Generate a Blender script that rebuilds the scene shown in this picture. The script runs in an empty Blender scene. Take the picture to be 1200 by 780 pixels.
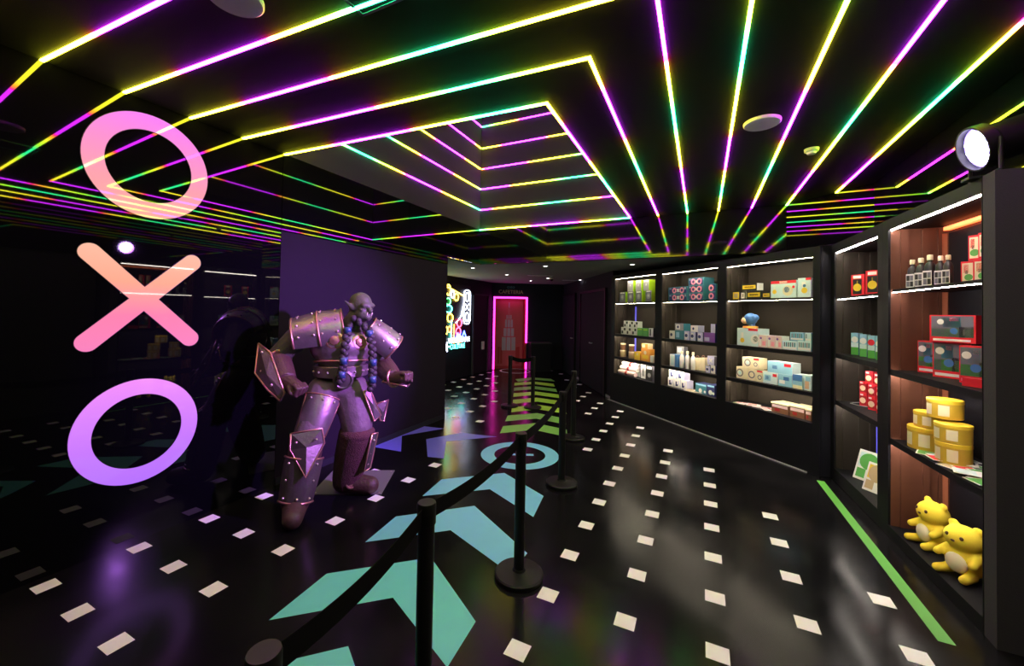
import bpy, math, random
from mathutils import Vector, Matrix
random.seed(7)
scn = bpy.context.scene
col = scn.collection
PI = math.pi
HC = 1.7                                   # camera height above the floor (m)

# ------------------------------------------------------------------ camera
FPX, YAW, PITCH, ROLL, PCX, PCY = 472.7, 0.462, 0.0182, 0.0181, 587.2, 357.1
fw = Vector((-math.sin(YAW)*math.cos(PITCH), math.cos(YAW)*math.cos(PITCH), math.sin(PITCH)))
r0 = Vector((math.cos(YAW), math.sin(YAW), 0)); u0 = r0.cross(fw)
rt = math.cos(ROLL)*r0 + math.sin(ROLL)*u0
up = -math.sin(ROLL)*r0 + math.cos(ROLL)*u0
cd = bpy.data.cameras.new('camera'); cam = bpy.data.objects.new('camera', cd); col.objects.link(cam)
M4 = Matrix(((rt.x, up.x, -fw.x, 0), (rt.y, up.y, -fw.y, 0), (rt.z, up.z, -fw.z, HC), (0, 0, 0, 1)))
cam.matrix_world = M4
cd.sensor_width = 36; cd.lens = FPX*36/1200
cd.shift_x = (600-PCX)/1200; cd.shift_y = (PCY-390)/1200
cd.clip_start = 0.02; cd.clip_end = 60
scn.camera = cam

# ------------------------------------------------------------------ world, exposure
w = bpy.data.worlds.new('world'); scn.world = w; w.use_nodes = True
w.node_tree.nodes['Background'].inputs[0].default_value = (0.5, 0.45, 0.6, 1)
w.node_tree.nodes['Background'].inputs[1].default_value = 0.004
scn.view_settings.view_transform = 'Standard'; scn.view_settings.look = 'None'
scn.view_settings.exposure = 0.65; scn.view_settings.gamma = 1.0
scn.view_settings.use_curve_mapping = False

# ------------------------------------------------------------------ pixel -> place helpers
def ray(x, y): return fw + rt*((x-PCX)/FPX) + up*((PCY-y)/FPX)
def at(x, y, z=0.0):                       # point seen at a pixel, on the horizontal plane of height z
    d = ray(x, y); t = (z-HC)/d.z
    return Vector((d.x*t, d.y*t, z))
def onv(x, y, A, n):                       # point seen at a pixel, on the vertical plane through A with normal n
    d = ray(x, y); t = (A[0]*n[0]+A[1]*n[1])/(d.x*n[0]+d.y*n[1])
    return Vector((d.x*t, d.y*t, HC+d.z*t))

# ------------------------------------------------------------------ materials
MATS = {}
def mat(name, color, rough=0.5, metal=0.0, emit=None, es=0.0, spec=0.5, bump=0.0, bscale=60, var=0.0, vscale=8, coat=0.0):
    m = bpy.data.materials.new(name); m.use_nodes = True
    nt = m.node_tree; b = nt.nodes['Principled BSDF']
    b.inputs['Base Color'].default_value = (*color, 1)
    b.inputs['Roughness'].default_value = rough
    b.inputs['Metallic'].default_value = metal
    b.inputs['Specular IOR Level'].default_value = spec
    b.inputs['Coat Weight'].default_value = coat
    if emit: b.inputs['Emission Color'].default_value = (*emit, 1); b.inputs['Emission Strength'].default_value = es
    if var or bump:
        tc = nt.nodes.new('ShaderNodeTexCoord'); nz = nt.nodes.new('ShaderNodeTexNoise')
        nz.inputs['Scale'].default_value = vscale; nz.inputs['Detail'].default_value = 5
        nt.links.new(tc.outputs['Object'], nz.inputs['Vector'])
        if var:
            mx = nt.nodes.new('ShaderNodeMix'); mx.data_type = 'RGBA'
            mx.inputs[6].default_value = (*[c*(1-var) for c in color], 1)
            mx.inputs[7].default_value = (*[min(1, c*(1+var)) for c in color], 1)
            nt.links.new(nz.outputs['Fac'], mx.inputs[0]); nt.links.new(mx.outputs[2], b.inputs['Base Color'])
        if bump:
            n2 = nt.nodes.new('ShaderNodeTexNoise'); n2.inputs['Scale'].default_value = bscale
            n2.inputs['Detail'].default_value = 4
            nt.links.new(tc.outputs['Object'], n2.inputs['Vector'])
            bp = nt.nodes.new('ShaderNodeBump'); bp.inputs['Strength'].default_value = bump; bp.inputs['Distance'].default_value = 0.01
            nt.links.new(n2.outputs['Fac'], bp.inputs['Height']); nt.links.new(bp.outputs['Normal'], b.inputs['Normal'])
    MATS[name] = m
    return m
def floor_mat():
    m = bpy.data.materials.new('black_vinyl'); m.use_nodes = True; nt = m.node_tree; b = nt.nodes['Principled BSDF']
    b.inputs['Base Color'].default_value = (0.010, 0.010, 0.012, 1); b.inputs['Specular IOR Level'].default_value = 0.15
    tc = nt.nodes.new('ShaderNodeTexCoord'); nz = nt.nodes.new('ShaderNodeTexNoise'); nz.inputs['Scale'].default_value = 2.2; nz.inputs['Detail'].default_value = 8
    nt.links.new(tc.outputs['Object'], nz.inputs['Vector'])
    mr = nt.nodes.new('ShaderNodeMapRange'); mr.inputs[1].default_value = .3; mr.inputs[2].default_value = .7
    mr.inputs[3].default_value = .14; mr.inputs[4].default_value = .24
    nt.links.new(nz.outputs['Fac'], mr.inputs[0]); nt.links.new(mr.outputs[0], b.inputs['Roughness'])
    n2 = nt.nodes.new('ShaderNodeTexNoise'); n2.inputs['Scale'].default_value = 1.1; n2.inputs['Detail'].default_value = 9
    nt.links.new(tc.outputs['Object'], n2.inputs['Vector'])
    cr = nt.nodes.new('ShaderNodeValToRGB'); cr.color_ramp.elements[0].position = .45; cr.color_ramp.elements[1].position = .8
    cr.color_ramp.elements[0].color = (.004, .004, .005, 1); cr.color_ramp.elements[1].color = (.011, .010, .012, 1)
    nt.links.new(n2.outputs['Fac'], cr.inputs[0]); nt.links.new(cr.outputs[0], b.inputs['Base Color'])
    MATS['floor'] = m
floor_mat()
PERIOD = 2.8
def rainbow_mat(name, gain):
    m = bpy.data.materials.new(name); m.use_nodes = True; nt = m.node_tree; b = nt.nodes['Principled BSDF']
    b.inputs['Base Color'].default_value = (.1, .1, .1, 1); b.inputs['Roughness'].default_value = .4
    uv = nt.nodes.new('ShaderNodeUVMap'); sx = nt.nodes.new('ShaderNodeSeparateXYZ')
    nt.links.new(uv.outputs[0], sx.inputs[0])
    fr = nt.nodes.new('ShaderNodeMath'); fr.operation = 'FRACT'; nt.links.new(sx.outputs[0], fr.inputs[0])
    cr = nt.nodes.new('ShaderNodeValToRGB'); nt.links.new(fr.outputs[0], cr.inputs[0])
    stops = [(0, (.70, .022, 1.0)), (.25, (.62, .022, 1.1)), (.28, (1, .015, .14)), (.305, (1, .36, .022)), (.36, (.82, .82, .024)),
             (.45, (.34, .95, .03)), (.50, (.03, .85, .2)), (.57, (.016, .8, .30)), (.63, (.05, .9, .18)), (.69, (.45, .95, .03)), (.76, (.82, .84, .024)), (.93, (.9, .72, .024)),
             (.965, (1, .26, .02)), (.985, (1, .02, .2)), (1, (.70, .022, 1.0))]
    el = cr.color_ramp.elements
    el[0].position = 0; el[0].color = (*stops[0][1], 1); el[1].position = 1; el[1].color = (*stops[-1][1], 1)
    for p_, c in stops[1:-1]: e = el.new(p_); e.color = (*c, 1)
    nt.links.new(cr.outputs[0], b.inputs['Emission Color']); b.inputs['Emission Strength'].default_value = gain
    MATS[name] = m
rainbow_mat('rainbow', 30.0)
rainbow_mat('rainbow_dim', 15.0)
def grad_mat(name, stops, gain=1.0):       # lit acrylic whose light changes colour with height
    m = bpy.data.materials.new(name); m.use_nodes = True; nt = m.node_tree; b = nt.nodes['Principled BSDF']
    b.inputs['Base Color'].default_value = (.02, .02, .02, 1); b.inputs['Roughness'].default_value = .03
    tc = nt.nodes.new('ShaderNodeTexCoord'); sx = nt.nodes.new('ShaderNodeSeparateXYZ'); nt.links.new(tc.outputs['Generated'], sx.inputs[0])
    cr = nt.nodes.new('ShaderNodeValToRGB'); nt.links.new(sx.outputs[2], cr.inputs[0]); el = cr.color_ramp.elements
    el[0].position = 0; el[0].color = (*stops[0], 1); el[1].position = 1; el[1].color = (*stops[-1], 1)
    for i, c in enumerate(stops[1:-1]): e = el.new((i+1)/(len(stops)-1)); e.color = (*c, 1)
    nt.links.new(cr.outputs[0], b.inputs['Emission Color']); b.inputs['Emission Strength'].default_value = gain
    MATS[name] = m
grad_mat('letter_o_top', [(1, .40, .33), (1, .35, .42), (.98, .28, .62), (.92, .20, .92)], 0.66)
grad_mat('letter_x', [(.92, .22, .5), (1, .22, .42), (1, .40, .27), (.95, .50, .36)], 0.66)
grad_mat('letter_o_low', [(.45, .16, 1), (.54, .18, 1), (.68, .22, .97), (.88, .27, .92)], 0.66)

mat('gloss_black', (.002, .002, .003), .02, spec=.33)
mat('gloss_fascia', (.004, .004, .005), .05, spec=.36, bump=.015, bscale=3)
mat('matte_wall', (.014, .010, .019), .8, spec=.06, var=.08)
mat('ceiling', (.015, .014, .017), .75, spec=.08, bump=.15, bscale=140)
mat('recess_paint', (.055, .046, .066), .8, spec=.1)
mat('low_ceiling', (.16, .16, .17), .8)
mat('dark_wall', (.016, .016, .025), .7, spec=.12, var=.1)
mat('cabinet', (.008, .008, .012), .55, spec=.18, bump=.05, bscale=90)
mat('cabinet_inside', (.040, .033, .027), .6, spec=.15, var=.12, vscale=5)
mat('cabinet_wood_lit', (.13, .045, .026), .5, var=.25, vscale=6)  # brown lining, with the bay's reddish light put into its colour
mat('end_panel', (.052, .049, .060), .75, spec=.12, bump=.2, bscale=160)
mat('black_metal', (.006, .006, .007), .42, spec=.28)
mat('belt', (.0035, .0035, .004), .8, spec=.08)
mat('white_sticker', (.92, .88, .95), .5)
mat('teal_sticker', (.15, .62, .68), .42, var=.05)
mat('sky_sticker', (.18, .54, .85), .42, var=.05)
mat('violet_sticker', (.13, .12, .70), .42)
mat('lime_sticker', (.42, .72, .07), .42, var=.06)
mat('green_sticker', (.20, .48, .10), .42, var=.06)
mat('tape_green', (.10, .38, .05), .5)
mat('trim_grey', (.35, .34, .38), .5)
mat('plate', (.22, .2, .22), .45, metal=.3)
mat('white_plastic', (.92, .86, .95), .5)
mat('cream_plastic', (.72, .74, .62), .5)
mat('strip_white', (.8, .8, .8), .4, emit=(1, .86, .64), es=62)
mat('strip_cool', (.8, .8, .8), .4, emit=(1, .90, .80), es=52)
mat('strip_orange', (.8, .4, .2), .4, emit=(1, .16, .04), es=2.2)
mat('orange_reflection_glow', (.4, .15, .08), .5, emit=(1, .22, .10), es=.07)  # faint emission painted in for orange light reflected by the side lining
mat('strip_blue', (.2, .2, .8), .4, emit=(.12, .1, 1), es=.3)
mat('pink_led', (.8, .1, .5), .4, emit=(1, .03, .55), es=4)
mat('lamp_white', (.8, .8, .8), .3, emit=(1, .97, .95), es=9)
mat('par_led', (.8, .8, .9), .2, emit=(.80, .72, 1), es=12)
mat('par_led_rim', (.4, .35, .7), .2, emit=(.35, .25, 1), es=1.6)
for n, c in dict(white=(.42, .46, .6), teal=(.06, .9, .7), yellow=(1, .65, .05), green=(.06, .9, .15), red=(1, .04, .1), blue=(.06, .12, 1), pink=(1, .2, .5), orange=(1, .3, .03)).items():
    mat('neon_'+n, (.3, .3, .3), .3, emit=c, es=9)
# packaging and goods
for n, c in dict(red=(.78, .02, .04), deepred=(.38, .012, .02), white=(.82, .80, .78), cream=(.80, .70, .48), lime=(.42, .70, .02), green=(.10, .40, .08),
                 grey=(.16, .16, .20), midgrey=(.36, .36, .38), black=(.015, .015, .018), teal=(.05, .22, .28), blue=(.06, .18, .45), sky=(.28, .55, .72),
                 pale=(.62, .78, .82), navy=(.03, .04, .16), pink=(.95, .30, .45), blush=(.80, .58, .58), yellow=(.85, .58, .04), gold=(.62, .40, .04),
                 orange=(.85, .38, .06), tan=(.55, .40, .22), skin=(.75, .5, .32), purple=(.25, .10, .40), lav=(.55, .55, .78), brown=(.20, .09, .05), poster=(.5, .07, .09),
                 plush=(.92, .70, .05), plushdark=(.10, .05, .02)).items():
    mat('p_'+n, c, .45)
MATS['p_plush'].node_tree.nodes['Principled BSDF'].inputs['Roughness'].default_value = .95
# statue
mat('orc_skin', (.060, .066, .042), .55, bump=.4, bscale=45, var=.3, vscale=14)
mat('pewter', (.25, .20, .21), .36, metal=.75, bump=.25, bscale=22, var=.35, vscale=9)
mat('dark_plate', (.11, .09, .085), .42, metal=.6, bump=.3, bscale=30, var=.3, vscale=10)
mat('copper_trim', (.50, .27, .20), .35, metal=.8)
mat('stud', (.65, .55, .5), .28, metal=.9)
mat('leather', (.055, .026, .02), .55, bump=.5, bscale=40, var=.3, vscale=12)
mat('fur', (.06, .02, .018), .9, bump=1.0, bscale=110, var=.5, vscale=60)
mat('braid', (.022, .017, .02), .6, bump=.5, bscale=90)
mat('braid_band', (.03, .07, .16), .4, metal=.2)
mat('tusk', (.55, .5, .4), .4)
mat('cloth', (.10, .07, .08), .65, bump=.9, bscale=16, var=.4, vscale=10)

# ------------------------------------------------------------------ mesh builder
class MB:
    def __init__(s): s.v = []; s.f = []; s.m = []; s.mats = []; s.uv = {}
    def mi(s, m):
        if m not in s.mats: s.mats.append(m)
        return s.mats.index(m)
    def face(s, pts, m, uvs=None):
        i = len(s.v); s.v += [tuple(p) for p in pts]; s.f.append(tuple(range(i, i+len(pts)))); s.m.append(s.mi(m))
        if uvs: s.uv[len(s.f)-1] = uvs
        return s
    def mesh(s, vs, fs, m, T=None):
        i = len(s.v)
        s.v += [tuple(T @ Vector(p)) if T else tuple(p) for p in vs]
        for f in fs: s.f.append(tuple(i+k for k in f)); s.m.append(s.mi(m))
        return s
    def box(s, x0, x1, y0, y1, z0, z1, m, T=None, front=None):
        vs = [(x0, y0, z0), (x1, y0, z0), (x1, y1, z0), (x0, y1, z0), (x0, y0, z1), (x1, y0, z1), (x1, y1, z1), (x0, y1, z1)]
        fs = [(0, 3, 2, 1), (4, 5, 6, 7), (1, 2, 6, 5), (2, 3, 7, 6), (3, 0, 4, 7)]
        s.mesh(vs, fs, m, T); s.mesh(vs, [(0, 1, 5, 4)], front or m, T); return s
    def prism(s, pts, z0, z1, m):           # polygon extruded in z
        n = len(pts)
        a = sum(pts[i][0]*pts[(i+1) % n][1]-pts[(i+1) % n][0]*pts[i][1] for i in range(n))
        if a < 0: pts = pts[::-1]
        vs = [(p[0], p[1], z0) for p in pts]+[(p[0], p[1], z1) for p in pts]
        fs = [tuple(range(n))[::-1], tuple(range(n, 2*n))]+[(i, (i+1) % n, n+(i+1) % n, n+i) for i in range(n)]
        return s.mesh(vs, fs, m)
    def wallseg(s, a, b, z0, z1, t, m):     # vertical slab from a to b, thickness t to the right-hand side of a->b (negative: left)
        d = Vector((b[0]-a[0], b[1]-a[1])).normalized(); n = Vector((d.y, -d.x))*t
        return s.prism([(a[0], a[1]), (b[0], b[1]), (b[0]+n.x, b[1]+n.y), (a[0]+n.x, a[1]+n.y)], z0, z1, m)
    def lathe(s, prof, m, seg=24, T=None):
        vs = []; fs = []
        for r, z in prof:
            for k in range(seg): a = 2*PI*k/seg; vs.append((r*math.cos(a), r*math.sin(a), z))
        for i in range(len(prof)-1):
            for k in range(seg):
                k2 = (k+1) % seg; fs.append((i*seg+k, i*seg+k2, (i+1)*seg+k2, (i+1)*seg+k))
        fs.append(tuple(range(seg))[::-1]); n = len(prof)-1; fs.append(tuple(n*seg+k for k in range(seg)))
        return s.mesh(vs, fs, m, T)
    def ell(s, c, r, m, seg=16, rings=10, T=None):
        rr = r if hasattr(r, '__len__') else (r, r, r)
        vs = [(0, 0, -1)]; fs = []
        for i in range(1, rings):
            t = -PI/2+PI*i/rings
            for k in range(seg): a = 2*PI*k/seg; vs.append((math.cos(t)*math.cos(a), math.cos(t)*math.sin(a), math.sin(t)))
        vs.append((0, 0, 1)); L = len(vs)-1
        for k in range(seg):
            k2 = (k+1) % seg
            fs.append((0, 1+k2, 1+k)); fs.append((L, 1+(rings-2)*seg+k, 1+(rings-2)*seg+k2))
            for i in range(rings-2): fs.append((1+i*seg+k, 1+i*seg+k2, 1+(i+1)*seg+k2, 1+(i+1)*seg+k))
        R = Matrix.Translation(Vector(c)) @ (T or Matrix()) @ Matrix.Diagonal((*rr, 1))
        return s.mesh(vs, fs, m, R)
    def tube(s, pts, rads, m, seg=12, caps=True):
        pts = [Vector(p) for p in pts]
        if not hasattr(rads, '__len__'): rads = [rads]*len(pts)
        vs = []; fs = []; prev = None
        for i, p in enumerate(pts):
            d = (pts[min(i+1, len(pts)-1)]-pts[max(i-1, 0)])
            d = d.normalized() if d.length > 1e-9 else Vector((0, 0, 1))
            if prev is None: a = d.orthogonal().normalized()
            else: a = (prev-d*prev.dot(d)); a = a.normalized() if a.length > 1e-6 else d.orthogonal().normalized()
            prev = a; b = d.cross(a)
            for k in range(seg):
                t = 2*PI*k/seg; vs.append(tuple(p+(a*math.cos(t)+b*math.sin(t))*rads[i]))
        for i in range(len(pts)-1):
            for k in range(seg):
                k2 = (k+1) % seg; fs.append((i*seg+k, i*seg+k2, (i+1)*seg+k2, (i+1)*seg+k))
        if caps: fs.append(tuple(range(seg))[::-1]); n = (len(pts)-1)*seg; fs.append(tuple(n+k for k in range(seg)))
        return s.mesh(vs, fs, m)
    def cap(s, p, q, r1, r2, m, seg=14):    # tapered limb with rounded ends
        s.tube([p, q], [r1, r2], m, seg); s.ell(p, r1, m, seg, 8); s.ell(q, r2, m, seg, 8); return s
    def build(s, name, parent=None, smooth=False, loc=None, rz=0):
        me = bpy.data.meshes.new(name); me.from_pydata(s.v, [], s.f)
        for m in s.mats: me.materials.append(MATS[m])
        me.polygons.foreach_set('material_index', s.m)
        if s.uv:
            lay = me.uv_layers.new(name='UVMap')
            for fi, uvs in s.uv.items():
                for k, li in enumerate(me.polygons[fi].loop_indices): lay.data[li].uv = uvs[k]
        if smooth: me.polygons.foreach_set('use_smooth', [True]*len(me.polygons))
        me.update()
        o = bpy.data.objects.new(name, me); col.objects.link(o)
        if parent: o.parent = parent
        if loc: o.location = loc
        o.rotation_euler.z = rz
        return o
def tag(o, label, cat, group=None):
    o['label'] = label; o['category'] = cat
    if group: o['group'] = group
    return o
def struct(o): o['kind'] = 'structure'; return o
def empty(name, loc=(0, 0, 0), rz=0, parent=None):
    o = bpy.data.objects.new(name, None); o.empty_display_size = .1; col.objects.link(o)
    o.location = loc; o.rotation_euler.z = rz
    if parent: o.parent = parent
    return o
def smooth_by(o, ang=.6):
    me = o.data; me.polygons.foreach_set('use_smooth', [True]*len(me.polygons))
    try: me.set_sharp_from_angle(angle=ang)
    except Exception: pass
    return o

# ================================================================== THE SETTING
XL = -3.65; ZC = 3.2; ZL = 2.57
def nearY(x, y0=2.54): return y0+.053*(x-XL)
def farY(x): return 6.40+.015*(x-XL)
DC = 6.57                                     # angled shelving face: x + y = DC
S2 = math.sqrt(.5)
P45a, P45b = (1.0, farY(1.0)), (1.69, farY(1.0)-.69)
floor = struct(MB().prism([(-7.5, -4.2), (4.2, -4.2), (4.2, 15), (-7.5, 15)], -.06, 0, 'floor').build('floor'))

# ceiling (flat, with the opening of the recess)
c = MB()
c.prism([(XL-.1, -4.1), (1.8, -4.1), (1.8, nearY(1.8)), (XL-.1, nearY(XL-.1))], ZC, ZC+.12, 'ceiling')
c.prism([(-1.0, nearY(-1)), (1.8, nearY(1.8)), (1.8, 5.70), (1.02, farY(1.0)+.03), (-1.0, farY(-1)+.03)], ZC, ZC+.12, 'ceiling')
ceiling = struct(c.build('ceiling'))
# recess shaft
ZT = 5.5
RC = [(XL, nearY(XL)), (-1.0, nearY(-1)), (-1.0, farY(-1)), (XL, farY(XL))]
for i, nm in enumerate(['near_recess_wall', 'right_recess_wall', 'far_recess_wall', 'left_recess_wall']):
    a, b = RC[i], RC[(i+1) % 4]
    MB().wallseg(a, b, ZC+(.0 if i in (2, 3) else .121), ZT, .05, 'recess_paint').build('recess_wall', ceiling)
MB().prism([(XL-.05, nearY(XL)-.05), (-.95, nearY(-1)-.05), (-.95, farY(-1)+.05), (XL-.05, farY(XL)+.05)], ZT, ZT+.05, 'recess_paint').build('recess_top', ceiling)

# left wall: glossy black panels, purple-lit matte panel
wl = struct(MB().box(XL-.16, XL-.02, -4.1, 5.39, 0, ZC, 'dark_wall').build('wall_left'))
for y0, y1, z0, z1 in [(-4.1, -1.2, 0, ZC), (-1.197, 2.527, 0, ZC), (2.533, 4.42, 2.452, ZC), (4.425, 5.39, 2.452, ZC)]:
    MB().box(XL-.02, XL, y0, y1, z0, z1, 'gloss_black').build('panel', wl)
MB().box(XL-.02, XL-.002, 2.533, 5.39, 0, 2.447, 'matte_wall').build('panel', wl)
wf = struct(MB().box(XL-.16, XL-.02, 5.39, farY(XL), ZL, ZC, 'dark_wall').build('wall_left_fascia'))
MB().box(XL-.02, XL, 5.393, farY(XL), ZL, ZC, 'gloss_black').build('panel', wf)
struct(MB().box(XL-.002, XL+.006, 2.54, 5.385, 0, .07, 'dark_wall').build('baseboard_left'))
# mirror-black bulkhead at the far side of the high ceiling
wb = struct(MB().wallseg((XL, farY(XL)+.02), (1.0, farY(1.0)+.02), ZL, ZC, -.1, 'dark_wall').build('wall_bulkhead'))
MB().wallseg((XL, farY(XL)), (1.0, farY(1.0)), ZL, ZC, -.02, 'gloss_fascia').build('panel', wb)
w4 = struct(MB().wallseg((P45a[0]+.014, P45a[1]+.014), (P45b[0]+.014, P45b[1]+.014), 2.3, ZC, -.1, 'dark_wall').build('wall_corner_fascia'))
MB().wallseg(P45a, P45b, 2.3, ZC, -.02, 'gloss_black').build('panel', w4)
wr = struct(MB().box(1.72, 1.85, -4.1, 5.95, 2.53, ZC, 'dark_wall').build('wall_right_fascia'))
for y0, y1 in [(-4.1, 1.2), (1.204, 4.62), (4.624, 5.95)]:
    MB().box(1.69, 1.72, y0, y1, 2.53, ZC, 'gloss_black').build('panel', wr)
struct(MB().box(1.75, 1.88, -4.1, 3.0, 0, 2.53, 'end_panel').build('wall_right'))
struct(MB().box(1.384, 1.95, 3.06, 3.165, 0, 2.5, 'end_panel').build('wall_right_end'))
struct(MB().box(XL-.1, 1.85, -4.2, -4.1, 0, ZC, 'dark_wall').build('wall_behind'))

# low ceiling of the far hall
XS = -5.55                                    # wall of the neon sign
lc = MB().prism([(XS-.3, 5.2), (XL-.16, 5.2), (XL-.02, farY(XL)+.1), (1.0, farY(1)+.1), (1.75, 6.0), (1.75, 9), (-3.6, 14), (XS-.3, 14)], ZL, ZL+.1, 'low_ceiling').build('ceiling_low')
struct(lc)
struct(MB().box(XS-.12, XS, 5.2, 10.58, 0, ZL, 'dark_wall').build('wall_sign'))
struct(MB().box(XS-.1, XL-.17, 5.1, 5.2, 0, ZL, 'dark_wall').build('wall_hall_near'))
FA = Vector((XS, 10.55)); FD = Vector((.82, .572)).normalized(); FN = Vector((FD.y, -FD.x))   # door wall, FN faces the camera
def onfar(px, py): p = onv(px, py, FA, FN); return (Vector((p.x, p.y))-FA).dot(FD), p.z
RA = Vector((-1.60, 8.22)); RB = Vector((-4.45, 12.95)); RD = (RB-RA).normalized(); RN = Vector((-RD.y, RD.x)); RN = RN if RN.dot(-RA) > 0 else -RN
def onr(px, py): p = onv(px, py, RA, RN); return (Vector((p.x, p.y))-RA).dot(RD), p.z
den = FD.x*RD.y-FD.y*RD.x
tF = ((RA-FA).x*RD.y-(RA-FA).y*RD.x)/den
FE = FA+FD*tF
s0, _ = onfar(578.5, 400); s1, _ = onfar(616.5, 400)
def fpt(s, d=0): q = FA+FD*s+FN*d; return (q.x, q.y)
DH = 2.16
fwll = MB()
fwll.wallseg(fpt(-.2), fpt(s0), 0, ZL, -.12, 'dark_wall'); fwll.wallseg(fpt(s1), fpt(tF+.3), 0, ZL, -.12, 'dark_wall'); fwll.wallseg(fpt(s0), fpt(s1), DH, ZL, -.12, 'dark_wall')
struct(fwll.build('wall_far'))
struct(MB().wallseg((RA.x, RA.y), (FE.x, FE.y), 0, ZL, .12, 'dark_wall').build('wall_hall_right'))
struct(MB().wallseg((RA.x+RN.x*.012, RA.y+RN.y*.012), tuple(Vector((FE.x, FE.y))+RN*.012), 0, .05, .011, 'trim_grey').build('baseboard_hall'))
struct(MB().wallseg((-1.50, DC+1.50+.55), (1.75, DC-1.75+.80), 0, ZL, -.1, 'dark_wall').build('wall_angled'))
struct(MB().prism([(1.135, 5.44), (1.245, 5.485), (1.62, 5.53), (1.45, 5.75)], 0, 2.49, 'cabinet').build('wall_corner_pillar'))

# ------------------------------------------------------------------ floor markings (flat vinyl, children of the floor)
PATH = [Vector(p) for p in [(-1.5, .2), (-1.6, 1.9), (-1.74, 2.9), (-1.80, 3.6), (-1.95, 4.48), (-2.2, 5.6), (-2.65, 6.9), (-2.95, 7.6), (-3.87, 9.7), (-5.0, 11.3)]]
BR = [Vector((-1.95, 4.45)), Vector((-3.9, 4.4))]
def dseg(p, a, b):
    t = max(0, min(1, (p-a).dot(b-a)/(b-a).length_squared)); return (p-a-(b-a)*t).length
def dpath(p, L): return min(dseg(p, L[i], L[i+1]) for i in range(len(L)-1))
dm = None
GX, GY, GS = -.8178, 1.8985, .4514
for i in range(-11, 5):
    for j in range(-7, 24):
        p = Vector((GX+GS*i, GY+GS*j))
        if dpath(p, PATH) < .75 or dpath(p, BR) < .72: continue
        if p.y < 5.45 and p.x < XL+.06: continue
        if p.x < XS+.1 or p.x > 1.15: continue
        if p.x+p.y > DC-.12: 
            if p.x > -1.62: continue
        if (p-RA).dot(RN) < .12: continue
        if (p-FA).dot(FN) < .15: continue
        if i in (0, -1) and j < 0: continue
        if p.y < -1.2: continue
        if dm is None:
            o = MB().box(-.054, .054, -.054, .054, .0005, .0016, 'white_sticker').build('floor_marker', floor); dm = o.data
        else:
            o = bpy.data.objects.new('floor_marker', dm); col.objects.link(o); o.parent = floor
        o.location = (p.x, p.y, 0)
def poly(name, pts, m, z=.0012): return MB().prism([(p[0], p[1]) for p in pts], .0004, z, m).build(name, floor)
def pixpoly(name, px, m): return poly(name, [at(*q) for q in px], m)
pixpoly('arrow_marking', [(315, 726.5), (382.8, 672), (505, 653), (557.5, 728), (524, 782), (460.5, 700)], 'teal_sticker')
pixpoly('arrow_marking', [(428, 635), (464, 605), (556, 592.5), (618, 648), (598, 672), (528, 621)], 'sky_sticker')
pixpoly('arrow_marking', [(495, 581), (517.5, 561.5), (591, 554), (637, 581), (625, 605.5), (574, 573)], 'sky_sticker')
pixpoly('arrow_marking', [(300, 786), (328, 776), (408, 757), (440, 850), (410, 860), (385, 800)], 'teal_sticker')
pixpoly('arrow_marking', [(438, 523.5), (443, 505), (490, 498.5), (520, 502), (471, 510.5), (470, 529)], 'violet_sticker')
pixpoly('arrow_marking', [(501, 535), (499.5, 514.5), (540, 507), (582, 511.5), (523, 517), (520, 537)], 'violet_sticker')
def chev(c, d, hw, sweep, th, m):
    d = Vector(d).normalized(); n = Vector((d.y, -d.x)); c = Vector(c)
    poly('arrow_marking', [c-n*hw-d*(sweep+th), c-n*hw-d*sweep, c, c+n*hw-d*sweep, c+n*hw-d*(sweep+th), c-d*th], m)
def pathpt(t):
    for i in range(len(PATH)-1):
        L = (PATH[i+1]-PATH[i]).length
        if t <= L: return PATH[i]+(PATH[i+1]-PATH[i])*(t/L), PATH[i+1]-PATH[i]
        t -= L
    return PATH[-1], PATH[-1]-PATH[-2]
t0 = 5.72
for k in range(8):
    c_, d_ = pathpt(t0+k*.63)
    chev(c_, d_, .47, .26, .36, 'green_sticker' if k < 2 or k in (5, 7) else 'lime_sticker')
def ring(c, r1, r2, m, name='ring_marking', seg=48):
    mb = MB()
    for k in range(seg):
        a, b = 2*PI*k/seg, 2*PI*(k+1)/seg
        mb.face([(c[0]+r*math.cos(t), c[1]+r*math.sin(t), .0012) for r, t in ((r2, a), (r1, a), (r1, b), (r2, b))], m)
    return mb.build(name, floor)
ring((-1.94, 4.47), .465, .305, 'sky_sticker')
for k in range(4):
    a = k*PI/2+.43; d = Vector((math.cos(a), math.sin(a))); n = Vector((-d.y, d.x)); q = Vector((-1.94, 4.47))
    poly('pad_marking', [q+d*.05-n*.032, q+d*.165-n*.032, q+d*.165+n*.032, q+d*.05+n*.032], 'sky_sticker')
ring((-4.85, 10.75), .46, .41, 'white_sticker')
tg = [at(957, 564), at(966, 562), at(1122, 757.5), at(1103, 754)]
struct_tape = tag(MB().prism([(1.09, 5.3), (1.155, 5.3), (1.205, 2.99), (1.135, 2.99)], .0005, .0016, 'tape_green').build('floor_tape'), 'long green tape line on the floor along the shelving base', 'tape')
struct(MB().wallseg((-1.66, DC+1.66-.012), (1.05, DC-1.05-.012), 0, .012, .02, 'trim_grey').build('baseboard_angled'))

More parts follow.
